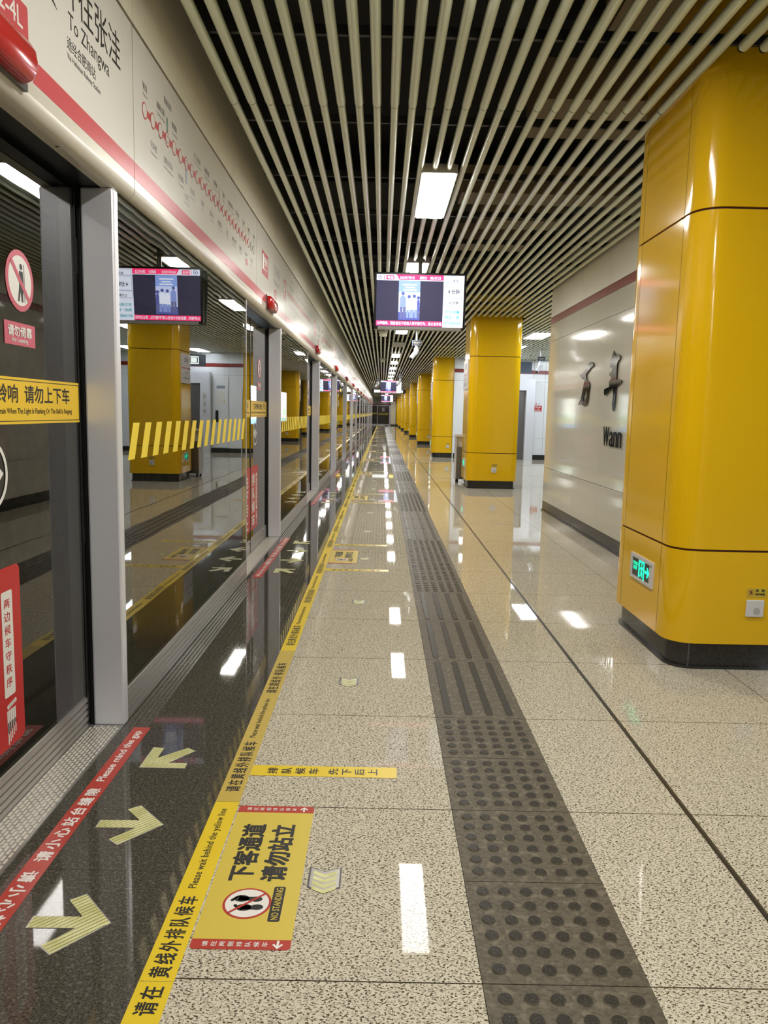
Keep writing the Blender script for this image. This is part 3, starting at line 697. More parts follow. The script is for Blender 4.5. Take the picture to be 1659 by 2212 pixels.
for (u0, u1, v0, v1) in ((-0.19, 0.19, 0.500, 0.522), (-0.19, 0.19, 0.372, 0.388), (-0.19, -0.165, 0.388, 0.500), (0.140, 0.19, 0.388, 0.500)): mb.rect((0, 0, 0), -Y, Z, u0, u1, v0, v1, 0.010, 'plastic_white')
mb.build('frame', ex0)
mb = MB(); mb.rect((0, 0, 0), -Y, Z, -0.165, 0.140, 0.388, 0.500, 0.004, 'exit_black'); mb.build('face', ex0)
mb = MB(); Q = (-0.0045, 0, 0)
for (u0, u1, v0, v1) in ((-0.055, 0.045, 0.484, 0.496), (-0.055, -0.035, 0.394, 0.484), (0.027, 0.045, 0.388, 0.484)): mb.rect(Q, -Y, Z, u0, u1, v0, v1, 0.0005, 'exit_green')
mb.prism(Q, -Y, Z, [(0.055, 0.436), (0.095, 0.436), (0.085, 0.415), (0.100, 0.415), (0.130, 0.445), (0.100, 0.475), (0.085, 0.475), (0.095, 0.454), (0.055, 0.454)], 0.0005, 'exit_green')
mb.disc(Q, -Y, Z, -0.002, 0.474, 0.007, 0.0005, 'exit_green', 14)
mb.prism(Q, -Y, Z, [(-0.016, 0.462), (0.012, 0.464), (0.022, 0.448), (0.016, 0.445), (0.006, 0.452), (0.008, 0.432), (0.014, 0.415), (0.010, 0.397), (0.002, 0.397), (0.004, 0.413), (-0.006, 0.424), (-0.012, 0.405), (-0.028, 0.400), (-0.030, 0.406), (-0.018, 0.412), (-0.012, 0.436), (-0.014, 0.450), (-0.024, 0.440), (-0.028, 0.444)], 0.0005, 'exit_green')
mb.text('安全出口', (-0.005, 0.150, 0.455), -Y, Z, 0.082, 0.022, 'exit_green', 0.02); mb.text('EXIT', (-0.005, 0.142, 0.428), -Y, Z, 0.062, 0.020, 'exit_green', 0.03); mb.build('pictogram', ex0)
mb = MB(); mb.rect((-0.0102, 0, 0), -Y, Z, 0.155, 0.172, 0.488, 0.503, 0.0004, 'ink_grey')
for v in (0.43, 0.415): mb.disc((-0.0102, 0, 0), -Y, Z, 0.163, v, 0.0025, 0.0004, 'ink', 8)
mb.build('indicator_marks', ex0)
# station information board on the column side
ib0 = thing('information_board', '', 'sign', group='white information boards on the column sides')
mb = MB(); mb.rect((0, 0, 0), -Y, Z, -0.33, 0.33, 1.80, 2.34, 0.02, 'plastic_white'); mb.build('board', ib0)
mb = MB(); Q = (-0.0205, 0, 0); mb.rect(Q, -Y, Z, -0.33, -0.04, 2.06, 2.09, 0.0006, 'band_red'); mb.rect(Q, -Y, Z, 0.04, 0.33, 2.06, 2.09, 0.0006, 'sign_red')
mb.text('万年埠', (-0.0215, 0.15, 2.17), -Y, Z, 0.30, 0.10, 'ink'); mb.text('Wannianbu', (-0.0215, 0.10, 1.98), -Y, Z, 0.20, 0.03, 'ink_grey'); mb.text('← 张洼   九联圩 →', (-0.0215, 0.25, 1.87), -Y, Z, 0.5, 0.05, 'ink'); mb.build('lettering', ib0)
for i, y in enumerate(COLS_Y):
    k = i - 1
    if k < 0: continue
    far = y + 0.001
    loc = (CXC, y, 0)
    lab = ('large yellow clad column nearest the camera' if k == 0 else 'yellow clad column, %s in the row from the camera' % ordn(k))
    cn = 'the nearest yellow column' if k == 0 else 'the %s yellow column from the camera' % ordn(k)
    xs = CXC - CHX
    for src, lc, lb in ((col0, loc, lab), (out0, (xs + (0.44 if k == 0 else 0.50), y, 0), 'white socket cover low on the front of ' + cn),
                        (cau0, (xs + (0.445 if k == 0 else 0.505), y, 0), 'yellow caution plate above the socket on ' + cn),
                        (ex0, (xs, y + 0.48, 0), 'green lit exit sign low on the side of ' + cn),
                        (ib0, (xs, y + 0.52, 0), 'white station information board on the side of ' + cn)):
        if src is ib0 and k == 0: continue
        if not src['label']: src['label'] = lb; src.location = lc
        else: dup(src, lc, lb)

# station name letters on the cream wall (raised polished metal)
XW = 2.333
wan = [(9.162, 1.826), (9.072, 1.837), (8.944, 1.865), (8.851, 1.905), (8.772, 1.937), (8.705, 1.951), (8.621, 1.944), (8.575, 1.917), (8.598, 1.897), (8.691, 1.884), (8.769, 1.855), (8.863, 1.826), (8.863, 1.8), (8.825, 1.757), (8.728, 1.727), (8.694, 1.7), (8.699, 1.659), (8.714, 1.592), (8.722, 1.54), (8.763, 1.488), (8.816, 1.47), (8.904, 1.469), (8.981, 1.479), (9.008, 1.538), (9.118, 1.477), (9.136, 1.489), (9.04, 1.546), (8.984, 1.637), (8.953, 1.698), (8.919, 1.75), (8.938, 1.796), (9.014, 1.776), (9.11, 1.8)]
wanh = [(8.827, 1.659), (8.877, 1.619), (8.926, 1.571), (8.909, 1.521), (8.869, 1.512), (8.819, 1.55), (8.787, 1.602), (8.79, 1.647)]
nian = [(7.837, 2.007), (7.789, 1.954), (7.735, 1.96), (7.681, 1.959), (7.627, 1.939), (7.628, 1.91), (7.678, 1.894), (7.706, 1.87), (7.713, 1.798), (7.707, 1.713), (7.62, 1.712), (7.534, 1.702), (7.54, 1.68), (7.59, 1.666), (7.693, 1.643), (7.704, 1.588), (7.709, 1.502), (7.72, 1.449), (7.738, 1.406), (7.779, 1.41), (7.803, 1.47), (7.785, 1.55), (7.802, 1.63), (7.889, 1.613), (8.022, 1.572), (8.094, 1.57), (8.112, 1.599), (8.106, 1.63), (8.035, 1.638), (7.92, 1.651), (7.95, 1.683), (7.944, 1.709), (7.878, 1.727), (7.882, 1.747), (7.943, 1.763), (7.958, 1.781), (7.861, 1.813), (7.856, 1.846), (7.937, 1.847), (7.949, 1.885), (7.919, 1.93), (7.882, 1.974)]
for nm, P_, H_, lb in (('wall_character', wan, wanh, 'polished metal brush-style Chinese character, left one on cream wall'), ('wall_character', nian, None, 'polished metal brush-style Chinese character, taller right one on cream wall')):
    mb = MB(); mb.prism((XW - 0.012, 0, 0), -Y, Z, [(-y, z) for y, z in P_], 0.006, 'chrome_dark', hole=[(-y, z) for y, z in H_] if H_ else None, side='letter_black')
    yb = sum(p[0] for p in P_) / len(P_); tag(mb.build(nm, origin=(XW, yb, 1.4)), lb, 'letter')
xx = 8.05
for i, ch in enumerate('Wannianbu'):
    w = {'W': 0.20, 'i': 0.045}.get(ch, 0.115); h = 0.20 if ch in 'Wibhd' else 0.155
    vs, fs, bb = text_mesh(ch, 0); sx, sy = w / (bb[1] - bb[0]), h / (bb[3] - bb[2])
    mb = MB(); yb = xx
    for th, flip in ((0.018, False), (0.012, True)):
        V = [(XW - th, yb - (x - bb[0]) * sx, 1.045 + (z - bb[2]) * sy) for x, z in vs]
        mb.raw(V, [list(reversed(f)) if flip else f for f in fs], 'letter_black')
    ed = {}
    for f in fs:
        for a in range(len(f)):
            e = (f[a], f[(a + 1) % len(f)]); ed[e] = ed.get(e, 0) + 1
    bd = [e for e in ed if (e[1], e[0]) not in ed]
    V = [(XW - 0.012, yb - (x - bb[0]) * sx, 1.045 + (z - bb[2]) * sy) for x, z in vs]; V2 = [(XW - 0.018, y_, z_) for _, y_, z_ in V]
    n_ = len(V); mb.raw(V + V2, [(a, b, b + n_, a + n_) for a, b in bd], 'letter_black')
    if i < 4: tag(mb.build('wall_letter', origin=(XW, yb, 1.045)), 'raised black letter %s, %s of the Latin station name on cream wall' % (ch, ordn(i)), 'letter', 'Latin letters of the station name')
    xx -= w + 0.022

# ================================================================== CEILING TUBES AND LAMPS
LAMPS = [(5.73 + 3.3 * i) for i in range(-4, 25)]; LAMPS = [l + (0.35 if l > 20 else 0) for l in LAMPS]; LAMPS[3] = 2.12
LLEN = 1.28
J0, JP = 4.62, 4.9
joints = [J0 + JP * i for i in range(-3, 18)]
def tube_mesh(mb, x, y0, y1, r, cap0=False):
    mb.tube((x, y0 + 0.004, Z_TUBE), (x, y1 - 0.012, Z_TUBE), r, 'tube_green', 14)
    mb.tube((x, y1 - 0.012, Z_TUBE), (x, y1 + 0.008, Z_TUBE), r * 0.86, 'tube_gap', 10, caps=False)
segs = []                                                # (lane, x, y0, y1, row)
def blocked(x, cy0, cy1): pass
for ln_ in range(0, 96):
    x = X_TUBE0 + P_TUBE * ln_
    if x > 6.4: break
    cuts = [(j, j) for j in joints]
    blocks = []
    if ln_ in (12, 13):
        for i, l in enumerate(LAMPS):
            blocks.append((l + 0.0, l + LLEN))
    if 40 <= ln_ <= 43:
        for l in (9.7, 13.0, 16.25, 19.3, 22.5): blocks.append((l, l + LLEN))
    if CXC - CHX - 0.01 < x - 0.02 and x < CXC + CHX + 0.03:
        for c in COLS_Y: blocks.append((c - 0.12, c + CD + 0.12))
    for j in range(len(joints) - 1):
        a, b = joints[j], joints[j + 1]
        if x > 2.3 and a < 10: 
            if b < 3: pass
            elif a < 4.95: b = min(b, 4.9) if a < 4.9 else b
            if a >= 4.62 and b <= 10.0: continue
            if a < 11.0 and b > 10.0 and a > 4.9: a = 11.0
        if x > 2.3 and a > 8 and a < 11: a = 11.0
        if x > 2.46 and a > 23.9: continue
        if x > 2.46 and b > 24: b = 23.95
        if b > Y_END - 0.5: b = Y_END - 0.2
        if a < -6: continue
        pieces = [(a, b)]
        for (p, q_) in blocks:
            new = []
            for (u, v) in pieces:
                if q_ <= u or p >= v: new.append((u, v)); continue
                if p > u + 0.15: new.append((u, p))
                if q_ < v - 0.15: new.append((q_, v))
            pieces = new
        for (u, v) in pieces:
            if v - u > 0.12: segs.append((ln_, x, u, v, j))
# keep the 300 that show largest as single things
def show(s):
    ln_, x, y0, y1, j = s
    if y1 < 3.2 or (x > 2.35 and y0 < 10.5): return 1e9
    a = max(y0, 3.3)
    if x > 2.6 and y0 > 10: return 40 + y0
    return a
segs.sort(key=show)
hidden = [s for s in segs if show(s) >= 1e9]; seen = [s for s in segs if show(s) < 1e9]
one, rest = seen[:296], seen[296:]
cache = {}
for (ln_, x, y0, y1, j) in one:
    r = R_TUBE * (1.10 if y1 < 4.7 else 0.96)
    key = (round(y1 - y0, 3), round(r, 4))
    if key not in cache:
        mb = MB(); tube_mesh(mb, 0, 0, y1 - y0, r); ob = mb.build('ceiling_tube'); ob.data.name = 'ceiling_tube'; cache[key] = ob
        ob.location = (x, y0, 0)
    else:
        ob = cache[key].copy(); COL.objects.link(ob); ob.location = (x, y0, 0)
    row = 'nearest' if y1 < 4.7 else ordn(max(0, int((y0 - J0 + 0.02) // JP) + 1))
    side = 'beside the lamp row' if ln_ in (12, 13) else ('left of the lamp row' if ln_ < 12 else ('right of the lamp row' if ln_ < 40 else 'beyond the columns'))
    short = 'short' if (y1 - y0) < 4.5 else 'long'
    tag(ob, '%s grey-green round ceiling tube %s, in the %s row of tubes' % (short, side, row), 'ceiling tube', '%s ceiling tubes %s, %s row' % (short, side, row))
mb = MB()
for (ln_, x, y0, y1, j) in rest + hidden: tube_mesh(mb, x, y0, y1, R_TUBE * 0.96)
o = stuff(mb.build('ceiling_tubes')); tag(o, 'far grey-green ceiling tubes running on to the end of the platform', 'ceiling tubes')
# carrier rails above the tubes
rail_y = frange(-6.0, 40.0, 1.1)
rb = MB(); rb.box(-0.93, 2.32, -0.012, 0.012, Z_TUBE + 0.03, Z_TUBE + 0.075, 'rail_steel')
r0 = None
for i, y in enumerate(rail_y):
    if r0 is None: r0 = rb.build('carrier_rail'); c = r0
    else: c = r0.copy(); COL.objects.link(c)
    c.location = (0, y, 0); tag(c, 'thin steel carrier rail crossing above the ceiling tubes, %s from the near end' % ordn(i), 'rail', 'carrier rails above the tubes')
# lamps
lp0 = thing('ceiling_lamp', '', 'lamp', group='rectangular ceiling lamps between the tubes')
mb = MB(); w = 0.11
mb.box(-w - 0.02, -w, 0, LLEN, 3.04, 3.10, 'lamp_frame'); mb.box(w, w + 0.02, 0, LLEN, 3.04, 3.10, 'lamp_frame'); mb.box(-w, w, 0, 0.02, 3.04, 3.10, 'lamp_frame'); mb.box(-w, w, LLEN - 0.02, LLEN, 3.04, 3.10, 'lamp_frame'); mb.box(-w, w, 0.02, LLEN - 0.02, 3.09, 3.11, 'lamp_frame'); mb.build('lamp_housing', lp0)
mb = MB(); mb.raw([(-w, 0.02, 3.034), (-w, LLEN - 0.02, 3.034), (w, LLEN - 0.02, 3.034), (w, 0.02, 3.034)], [(0, 1, 2, 3)], 'diffuser'); mb.build('diffuser', lp0)
XLAMP = X_TUBE0 + P_TUBE * 12.5 - 0.015
n = 0
for i, l in enumerate(LAMPS):
    if l > Y_END - 3: continue
    if i == 8: continue                                    # this bay holds a blank cover plate
    lb = 'rectangular lit ceiling lamp over the platform edge, %s counted from the camera' % ordn(max(0, i - 4)) if i >= 4 else 'rectangular lit ceiling lamp overhead or behind the viewer, %s back' % ordn(3 - i)
    if not lp0['label']: lp0['label'] = lb; lp0.location = (XLAMP, l, 0)
    else: dup(lp0, (XLAMP, l, 0), lb)
mb = MB(); mb.box(-0.13, 0.13, 0, LLEN, 3.035, 3.05, 'plastic_grey'); tag(mb.build('cover_plate', origin=(0, 0, 0)), 'blank grey cover plate filling a lamp bay beyond the first screen', 'cover plate').location = (XLAMP, LAMPS[8], 0)
wl0 = thing('ceiling_lamp', '', 'lamp', group='wide ceiling lamps in the central hall')
mb = MB(); w = 0.20
mb.box(-w - 0.012, w + 0.012, 0, LLEN, 3.055, 3.11, 'lamp_frame'); mb.build('lamp_housing', wl0)
mb = MB(); mb.raw([(-w, 0.02, 3.05), (-w, LLEN - 0.02, 3.05), (w, LLEN - 0.02, 3.05), (w, 0.02, 3.05)], [(0, 1, 2, 3)], 'diffuser_cool'); mb.build('diffuser', wl0)
for i, (x, l) in enumerate([(3.33, 13.0), (3.33, 16.25), (3.33, 19.3), (3.33, 22.4), (4.6, 1.9), (5.6, -1.4), (7.0, -4.8), (7.6, 2.0), (5.25, 18.6), (5.25, 21.9), (6.0, 12.6), (6.0, 16.0), (6.0, 19.3)]):  # after the leading row, the rest are unseen lamps added as fill light
    lb = 'wide ceiling lamp in the central hall %s listed' % ordn(i)
    if not wl0['label']: wl0['label'] = lb; wl0.location = (x, l, 0)
    else: dup(wl0, (x, l, 0), lb)

# ================================================================== HANGING SCREENS
def make_tv():
    t = thing('information_screen', '', 'screen', group='hanging double-sided information screens')
    W2, Hh = 0.505, 0.30
    zc = 2.565
    for sgn, nm in ((-1, 'front_display'), (1, 'rear_display')):
        rot = Matrix.Translation((0, sgn * 0.10, zc)) @ (Matrix.Rotation(math.radians(5), 4, 'X') if sgn < 0 else Matrix.Rotation(PI, 4, 'Z') @ Matrix.Rotation(math.radians(5), 4, 'X'))
        def bake(mb):
            mb.v = [tuple(rot @ Vector(v)) for v in mb.v]; return mb
        mb = MB(); mb.bbox(-W2, W2, -0.02, 0.045, -Hh, Hh, 'bezel', r=0.006); case = bake(mb).build(nm, t)
        S = lambda u: -0.480 + u * 0.960
        T = lambda v: 0.276 - v * 0.552
        mb = MB(); F = (0, -0.021, 0)
        def R(u0, v0, u1, v1, m, lv=0): mb.rect((0, -0.021 - lv * 0.0006, 0), X, Z, S(u0), S(u1), T(v1), T(v0), 0.0004, m)
        def TX(s_, u0, v0, u1, v1, m, b=0.0, lv=3): mb.text(s_, (S(u0), -0.0214 - lv * 0.0006, T(v1)), X, Z, S(u1) - S(u0), T(v0) - T(v1), m, b)
        R(0, 0, 1, 1, 'scr_black')
        R(0, 0, 0.765, 0.115, 'scr_white', 1); R(0.085, 0.015, 0.20, 0.10, 'scr_red', 2)
        mb.prism((0, -0.0222, 0), X, Z, [(S(0.225), T(0.0)), (S(0.26), T(0.1)), (S(0.765), T(0.1)), (S(0.765), T(0.0))], 0.0004, 'scr_red')
        mb.disc((0, -0.0224, 0), X, Z, S(0.04), T(0.055), 0.022, 0.0004, 'scr_grey', 20, rin=0.016); mb.disc((0, -0.0224, 0), X, Z, S(0.04), T(0.055), 0.007, 0.0004, 'scr_grey', 12)
        TX('1', 0.095, 0.02, 0.108, 0.095, 'scr_white', 0.02); TX('号线', 0.122, 0.03, 0.19, 0.09, 'scr_white', 0.02)
        TX('2023年7月9日', 0.265, 0.03, 0.43, 0.085, 'scr_white', 0.02); TX('星期日', 0.49, 0.03, 0.57, 0.085, 'scr_white', 0.02); TX('08:47:23', 0.61, 0.03, 0.73, 0.085, 'scr_white', 0.02)
        # portrait clip: people standing together
        R(0.255, 0.12, 0.50, 0.87, 'scr_photo', 1); R(0.255, 0.12, 0.50, 0.33, 'scr_sky', 2); R(0.255, 0.72, 0.50, 0.87, 'scr_blue', 2)
        for a, b_, c_ in ((0.30, 0.46, 0.18), (0.33, 0.44, 0.23), (0.31, 0.46, 0.28)): R(a, c_, b_, c_ + 0.025, 'scr_white', 3)
        for (cx_, top, wd, m_) in ((0.305, 0.36, 0.036, 'scr_shirt'), (0.375, 0.42, 0.032, 'scr_white'), (0.435, 0.41, 0.038, 'scr_white'), (0.482, 0.44, 0.018, 'scr_blue')):
            mb.disc((0, -0.0236, 0), X, Z, S(cx_), T(top), 0.018, 0.0004, 'scr_blue', 12)
            mb.prism((0, -0.0236, 0), X, Z, [(S(cx_ - wd), T(top + 0.26)), (S(cx_ - wd * 0.9), T(top + 0.08)), (S(cx_ - 0.01), T(top + 0.035)), (S(cx_ + 0.01), T(top + 0.035)), (S(cx_ + wd * 0.9), T(top + 0.08)), (S(cx_ + wd), T(top + 0.26))], 0.0004, m_)
            for e_ in (-1, 1): mb.prism((0, -0.0236, 0), X, Z, [(S(cx_ + e_ * wd * 0.5 - wd * 0.35), T(0.83)), (S(cx_ + e_ * wd * 0.5 - wd * 0.45), T(top + 0.26)), (S(cx_ + e_ * wd * 0.5 + wd * 0.45), T(top + 0.26)), (S(cx_ + e_ * wd * 0.5 + wd * 0.35), T(0.83))], 0.0004, 'scr_grey' if m_ != 'scr_white' else 'scr_shirt')
        R(0, 0.89, 0.765, 0.985, 'scr_red', 1); TX('大声喧哗、播放音乐干扰他人等不雅行为，禁止在车站', 0.01, 0.905, 0.755, 0.97, 'scr_white', 0.02)
        R(0.765, 0, 1, 1, 'scr_white', 1)
        for (a, b_) in ((0.015, 0.13), (0.15, 0.42), (0.435, 0.565)):
            for q_ in ((0.775, a, 0.99, a + 0.006), (0.775, b_, 0.99, b_ + 0.006), (0.775, a, 0.778, b_), (0.987, a, 0.99, b_)): R(*q_, 'scr_grey', 2)
        TX('张洼', 0.87, 0.07, 0.93, 0.125, 'scr_ink', 0.02); TX('4 分钟', 0.82, 0.26, 0.95, 0.35, 'scr_ink', 0.03); TX('12 分钟', 0.84, 0.49, 0.94, 0.55, 'scr_ink', 0.03)
        TX('百万流量', 0.79, 0.67, 0.96, 0.73, 'scr_teal', 0.03); TX('独此一家', 0.79, 0.77, 0.96, 0.83, 'scr_teal', 0.03); TX('18715008766', 0.78, 0.89, 0.97, 0.94, 'scr_teal', 0.03)
        so = bake(mb).build('screen_picture', case)
    mb = MB(); mb.box(-0.50, 0.50, -0.07, 0.07, 2.29, 2.83, 'bezel'); mb.box(-0.46, 0.46, -0.13, -0.05, 2.255, 2.285, 'plastic_grey'); mb.build('rear_housing', t)
    mb = MB(); mb.tube((0, 0, 2.80), (0, 0, 4.3), 0.022, 'steel_dark', 12); mb.tube((0, 0, 3.0), (0, 0, 3.03), 0.05, 'steel_dark', 12); mb.build('hanging_pole', t)
    return t
tv0 = make_tv()
for i, (x, y) in enumerate(((gapx(0.385), 8.78), (gapx(0.385), 36.3), (gapx(0.385), 64.5))):
    lb = ['large hanging information screen nearest the camera, showing a news clip', 'hanging information screen halfway down the platform', 'smallest hanging information screen near the far end gate'][i]
    if i == 0: tv0['label'] = lb; tv0.location = (x, y, 0)
    else: dup(tv0, (x, y, 0), lb)
# hanging lit direction sign between the second and third screens
t = thing('direction_sign', 'lit hanging direction sign with yellow patch between far screens', 'sign', (0.3, 50.0, 0))
mb = MB(); mb.box(-1.0, 1.2, -0.06, 0.06, 2.62, 2.86, 'bezel'); mb.build('sign_box', t)
mb = MB(); mb.rect((0, -0.06, 0), X, Z, -0.85, 0.05, 2.66, 2.82, 0.004, 'icon_lit'); mb.rect((0, -0.06, 0), X, Z, 0.25, 0.65, 2.66, 2.82, 0.004, 'box_yellow'); mb.rect((0, -0.06, 0), X, Z, 0.8, 1.0, 2.66, 2.82, 0.004, 'icon_lit'); mb.build('lit_face', t)
mb = MB()
for x in (gapx(-0.5) - 0.3, gapx(1.3) - 0.3): mb.tube((x, 0, 2.85), (x, 0, 4.3), 0.015, 'steel_dark', 8)
mb.build('hanging_rods', t)

# ================================================================== SECURITY CAMERAS, SPEAKERS
def make_cctv():
    t = thing('security_camera', '', 'camera', group='ceiling-hung security cameras')
    mb = MB(); mb.tube((0, 0, 4.3), (0, 0, 2.78), 0.022, 'camera_white', 12); mb.tube((0, 0, 2.78), (0, 0, 2.70), 0.035, 'camera_white', 12); mb.build('pole', t)
    mb = MB(); mb.rect((0, -0.04, 0), X, Z, -0.10, 0.10, 2.75, 2.86, 0.01, 'sign_blue'); mb.rect((0, -0.0505, 0), X, Z, -0.085, 0.085, 2.762, 2.848, 0.0008, 'ink'); mb.text('监控区域', (-0.07, -0.053, 2.80), X, Z, 0.14, 0.03, 'white_print'); mb.text('CCTV', (-0.05, -0.053, 2.77), X, Z, 0.10, 0.02, 'white_print'); mb.build('notice_plate', t)
    mb = MB(); mb.tube((0, 0, 2.71), (0, 0, 2.63), 0.05, 'camera_white', 14, r1=0.058); mb.tube((0.02, 0, 2.64), (-0.02, -0.06, 2.60), 0.045, 'camera_white', 12); mb.build('swivel_joint', t)
    mb = MB(); d = Vector((-0.45, -0.65, -0.55)).normalized(); p = Vector((0.0, 0.02, 2.62))
    mb.tube(p, p + d * 0.27, 0.046, 'camera_white', 12); mb.tube(p + d * 0.27, p + d * 0.275, 0.036, 'bezel', 12); mb.tube(p + Vector((0, 0, 0.05)), p + d * 0.31 + Vector((0, 0, 0.05)), 0.02, 'camera_white', 8); mb.build('camera_body', t)
    return t
c0 = make_cctv(); c0.location = (gapx(0.735), 16.4, 0); c0['label'] = 'white security camera hanging right of the lamp row below nearest screen'
dup(c0, (gapx(4.07), 20.0, 0), 'white security camera hanging before the white wall beyond the columns')
dup(c0, (gapx(0.72), 31.3, 0), 'security camera hanging just before the second information screen')
dup(c0, (gapx(-0.20), 34.6, 0), 'security camera hanging left of the second information screen')
s0 = thing('ceiling_speaker', 'beige boxy speaker under the tubes just behind the nearest screen', 'speaker', (gapx(-0.05), 16.4, 0), 'beige speakers under the tubes')
mb = MB(); vs = [(-0.10, -0.06, 3.04), (0.10, -0.06, 3.04), (0.10, 0.06, 3.04), (-0.10, 0.06, 3.04), (-0.07, -0.05, 2.92), (0.07, -0.05, 2.92), (0.07, 0.05, 2.92), (-0.07, 0.05, 2.92)]
mb.raw(vs, [(0, 1, 2, 3), (7, 6, 5, 4), (0, 4, 5, 1), (1, 5, 6, 2), (2, 6, 7, 3), (3, 7, 4, 0)], 'grille_beige'); mb.build('speaker_case', s0)
mb = MB(); mb.tube((0, 0, 3.04), (0, 0, 4.3), 0.012, 'steel_dark', 8); mb.build('bracket', s0)
dup(s0, (gapx(-0.05), 24.4, 0), 'beige boxy speaker under the tubes, smaller one further along')

# ================================================================== FAR RIGHT: LIFT, SERVICE DOOR, SIGNS, BIN
t = thing('lift_entrance', 'stainless steel lift entrance in the white wall behind second column', 'lift', (3.9, 23.82, 0))
mb = MB(); mb.box(-0.75, -0.42, -0.15, 0.09, 0, 2.46, 'steel'); mb.box(0.50, 0.76, -0.15, 0.09, 0, 2.46, 'steel'); mb.box(-0.42, 0.50, -0.15, 0.09, 2.12, 2.46, 'steel'); mb.build('portal', t)
mb = MB(); mb.box(-0.42, 0.035, 0.02, 0.05, 0, 2.12, 'steel_dark'); mb.build('lift_door', t); mb = MB(); mb.box(0.045, 0.50, 0.02, 0.05, 0, 2.12, 'steel_dark'); mb.build('lift_door', t)
mb = MB(); mb.rect((0, -0.15, 0), X, Z, -0.65, -0.52, 1.15, 1.85, 0.003, 'plastic_white')
for z in (1.28, 1.50, 1.72): mb.disc((0, -0.1535, 0), X, Z, -0.585, z, 0.055, 0.001, 'ink_grey', 20, rin=0.045); mb.disc((0, -0.1535, 0), X, Z, -0.585, z, 0.02, 0.001, 'ink_grey', 10)
mb.build('symbol_plate', t)
t = thing('service_door', 'white service door with dark name plate beside the lift', 'door', (2.87, 23.937, 0))
mb = MB(); mb.rect((0, 0, 0), X, Z, -0.24, 0.24, 0.16, 2.36, 0.012, 'wall_white'); mb.build('door_panel', t)
mb = MB(); mb.rect((0, -0.013, 0), X, Z, -0.14, 0.14, 1.98, 2.06, 0.002, 'sign_blue'); mb.text('设备管理用房', (-0.12, -0.017, 2.0), X, Z, 0.24, 0.04, 'white_print', 0.01); mb.build('name_plate', t)
mb = MB(); mb.rect((0, -0.013, 0), X, Z, -0.13, 0.13, 1.5, 1.9, 0.001, 'white_print'); mb.rect((0, -0.0145, 0), X, Z, -0.13, -0.09, 1.56, 1.62, 0.0005, 'warn_orange'); mb.build('notice', t)
mb = MB(); mb.box(0.10, 0.15, -0.05, -0.012, 0.95, 1.30, 'bezel'); mb.build('handle', t)
t = thing('lift_sign', 'grey-blue hanging sign with lit lift symbol before the white wall', 'sign', (3.55, 22.0, 0))
mb = MB(); mb.box(-0.65, 0.65, -0.05, 0.05, 2.54, 2.86, 'sign_blue'); mb.build('sign_box', t)
mb = MB(); mb.rect((0, -0.05, 0), X, Z, -0.45, -0.22, 2.59, 2.81, 0.003, 'icon_lit', r=0.02); mb.rect((0, -0.0535, 0), X, Z, -0.415, -0.255, 2.62, 2.78, 0.0006, 'sign_blue'); mb.rect((0, -0.0545, 0), X, Z, -0.39, -0.28, 2.63, 2.77, 0.0006, 'icon_lit'); mb.text('直升电梯', (-0.15, -0.054, 2.70), X, Z, 0.40, 0.09, 'icon_lit', 0.01); mb.text('Elevator', (-0.15, -0.054, 2.61), X, Z, 0.30, 0.06, 'icon_lit'); mb.build('lit_symbol', t)
mb = MB()
for x in (gapx(3.05) - 3.55, gapx(4.13) - 3.55): mb.tube((x, 0, 2.85), (x, 0, 4.3), 0.012, 'steel_dark', 8)
mb.build('hanging_rods', t)
t = thing('fire_sign', 'small red fire notice with white lettering on the white wall', 'sign', (4.80, 23.985, 0))
mb = MB(); mb.rect((0, 0, 0), X, Z, -0.10, 0.15, 1.49, 1.67, 0.003, 'poster_red', r=0.01); mb.text('消防火警', (-0.06, -0.005, 1.60), X, Z, 0.17, 0.045, 'white_print', 0.03); mb.text('119', (-0.04, -0.005, 1.54), X, Z, 0.12, 0.04, 'white_print', 0.03)
mb.rect((0, -0.004, 0), X, Z, -0.07, 0.12, 1.505, 1.522, 0.0005, 'white_print'); mb.build('plate', t)
mb = MB(); mb.disc((0, 0, 0), X, Z, -0.03, 1.72, 0.022, 0.002, 'poster_red', 14); mb.disc((0, 0, 0), X, Z, 0.07, 1.72, 0.026, 0.002, 'ink_grey', 18, rin=0.020); mb.build('round_symbols', t)
t = thing('litter_bin', 'stainless steel litter bin standing behind the second yellow column', 'bin', (1.70, 15.12, 0))
mb = MB(); mb.prism((0.22, 0, 0), Y, Z, [(0, 0.06), (0.34, 0.06), (0.34, 0.95), (0.20, 0.95), (0, 0.78)], 0.01, 'steel'); mb.prism((-0.23, 0, 0), Y, Z, [(0, 0.06), (0.34, 0.06), (0.34, 0.95), (0.20, 0.95), (0, 0.78)], 0.01, 'steel')
mb.box(-0.22, 0.22, 0.01, 0.33, 0.07, 0.70, 'steel_dark'); mb.box(-0.22, 0.22, 0.20, 0.34, 0.90, 0.945, 'steel'); mb.box(-0.22, 0.22, 0.31, 0.34, 0.1, 0.94, 'steel'); mb.build('bin_body', t)
mb = MB()
for x in (-0.18, 0.18):
    for y in (0.05, 0.29): mb.tube((x, y, 0), (x, y, 0.07), 0.018, 'rubber', 10)
mb.build('feet', t)

